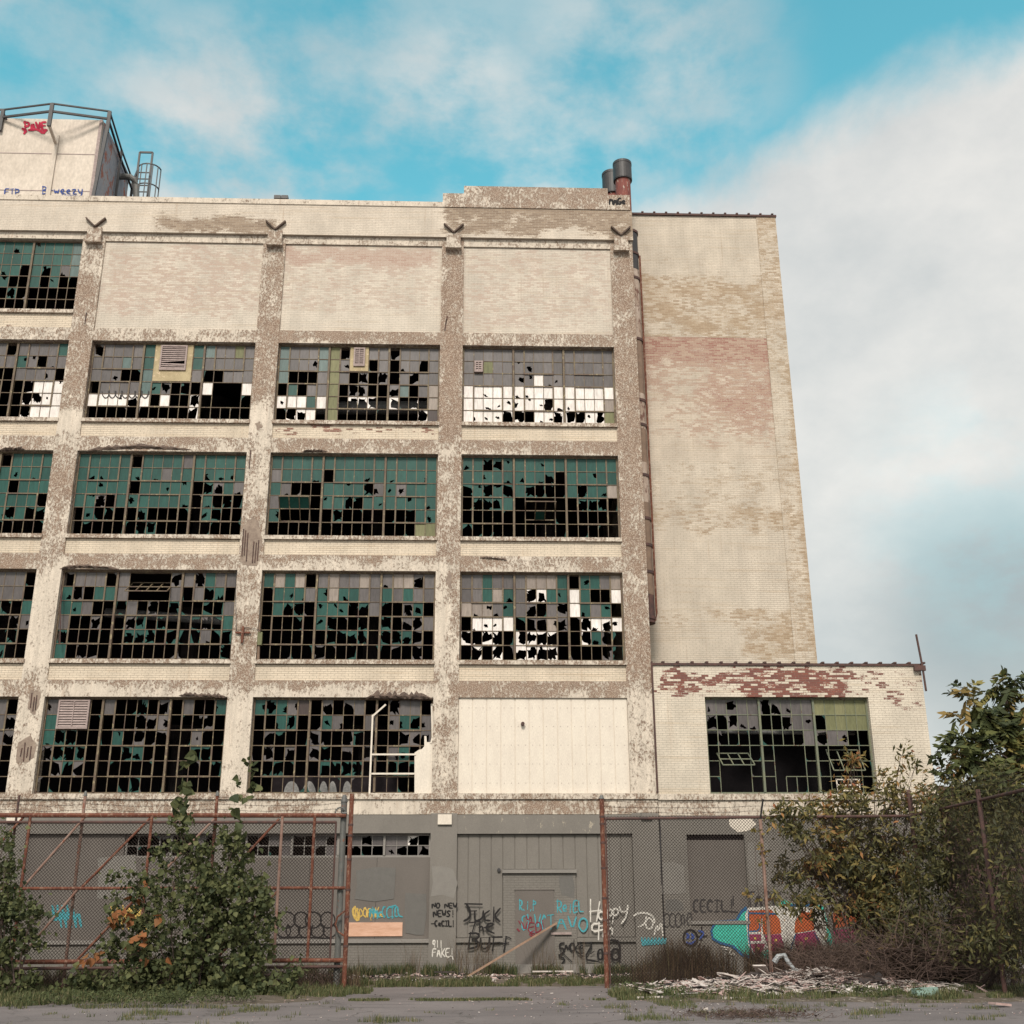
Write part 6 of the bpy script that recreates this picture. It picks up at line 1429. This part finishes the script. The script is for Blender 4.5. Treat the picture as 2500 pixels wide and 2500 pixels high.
# cloud cover: a bank towards the right, drifts to the left and thin wisps in between
bank = stepf(nb, nb.math('ADD', (lambda a: a)(nb.math('MULTIPLY', 1, 1)), 0), 0, 1)
pa, pb_, pc_ = ray(1560, 560).normalized(), ray(2480, 60).normalized(), None
nrm = pa.cross(pb_).normalized()
if nrm.dot(ray(2400, 1200)) < 0: nrm = -nrm
o = nb.n('ShaderNodeVectorMath', operation='DOT_PRODUCT'); nb.l(dirv, o.inputs[0]); o.inputs[1].default_value = nrm
bank = stepf(nb, nb.math('ADD', o.outputs['Value'], nb.math('MULTIPLY', nb.math('SUBTRACT', n1, .5), .20)), -.035, .02)
cov = bank
for (px, py, r0, r1, a) in ((560, 490, 2, 11, .95), (420, 330, 0, 7, .6), (1080, 300, 1, 7, .8), (860, 210, 0, 6, .6), (1240, 400, 0, 8, .75), (1550, 170, 0, 9, .65), (1150, 60, 0, 8, .4), (100, 30, 0, 9, .5), (740, 80, 0, 6, .35)):
    bm = nb.math('MULTIPLY', blobm(px, py, r0, r1), a)
    bm = nb.math('MULTIPLY', bm, stepf(nb, nb.math('ADD', nb.math('MULTIPLY', n1, .6), nb.math('MULTIPLY', n2, .4)), .42, .58))
    cov = nb.math('MAXIMUM', cov, bm)
thin = nb.math('MULTIPLY', stepf(nb, n1, .50, .75), .35)
cov = nb.math('MAXIMUM', cov, thin)
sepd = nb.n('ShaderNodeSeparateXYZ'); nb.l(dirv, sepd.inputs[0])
behind = nb.math('MULTIPLY', nb.math('SUBTRACT', 1, stepf(nb, sepd.outputs[1], -.25, .35)), nb.math('ADD', .72, nb.math('MULTIPLY', n1, .4)), clamp=True)  # unseen cloud cover added behind the camera to light the facade
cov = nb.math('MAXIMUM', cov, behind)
gapm = nb.math('MULTIPLY', nb.math('MULTIPLY', blobm(2480, 1230, 0, 9), stepf(nb, n2, .38, .6)), .15); cov = nb.math('MULTIPLY', cov, nb.math('SUBTRACT', 1, gapm))
skyc = nb.mix(1.0, sky.outputs[0], SKYBLUE, 'MULTIPLY')
lum = nb.noise(nb.mapv(dirv, (1, 1, 1.5), (1, 5, 3)), 4.5, 8, .6)
cloudc = nb.mix(nb.ramp(lum, [(.33, 0.0), (.66, 1.0)]), (4.6, 4.7, 4.7), (6.5, 6.25, 5.95))
dark = nb.math('MULTIPLY', blobm(2480, 1530, 1, 8), .65); cloudc = nb.mix(dark, cloudc, (2.3, 2.65, 2.85))
cloudc = nb.mix(behind, cloudc, (8.6, 7.9, 7.5))  # added cover is warmer and brighter than the visible clouds, as fill light
low = nb.math('MULTIPLY', nb.math('SUBTRACT', 1, stepf(nb, sepd.outputs[2], .02, .45)), .6)
skyc = nb.mix(low, skyc, (3.3, 4.5, 4.8))
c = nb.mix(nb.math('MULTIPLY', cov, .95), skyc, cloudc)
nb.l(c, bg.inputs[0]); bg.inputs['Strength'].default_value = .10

sd = bpy.data.lights.new('Sun', 'SUN'); sd.energy = 2.6; sd.angle = math.radians(14); sd.color = (1, .91, .82)
so = bpy.data.objects.new('sun', sd); COL.objects.link(so)
az = SUN_AZ; dsun = Vector((math.sin(az)*math.cos(SUN_EL), math.cos(az)*math.cos(SUN_EL), math.sin(SUN_EL)))
so.rotation_euler = (-dsun).to_track_quat('-Z', 'Y').to_euler()
so.location = (0, -20, 40)

cam = bpy.data.cameras.new('Camera'); co = bpy.data.objects.new('camera', cam); COL.objects.link(co); sc.camera = co
cam.sensor_width = 36; cam.lens = F/2500*36; cam.clip_end = 2000; cam.clip_start = .1
fwd = ray(1250, 1250).normalized(); rt = (ray(2250, 1250)-ray(250, 1250)).normalized(); up = rt.cross(fwd).normalized()
rt = fwd.cross(up)
mt = Matrix((rt, up, -fwd)).transposed().to_4x4(); mt.translation = Vector((0, 0, CZ)); co.matrix_world = mt
sc.render.engine = 'CYCLES'
sc.view_settings.view_transform = 'Standard'; sc.view_settings.look = 'None'; sc.view_settings.gamma = 1.0; sc.view_settings.exposure = 0.42; sc.view_settings.use_curve_mapping = False
sc.render.resolution_x = 1024; sc.render.resolution_y = 1024
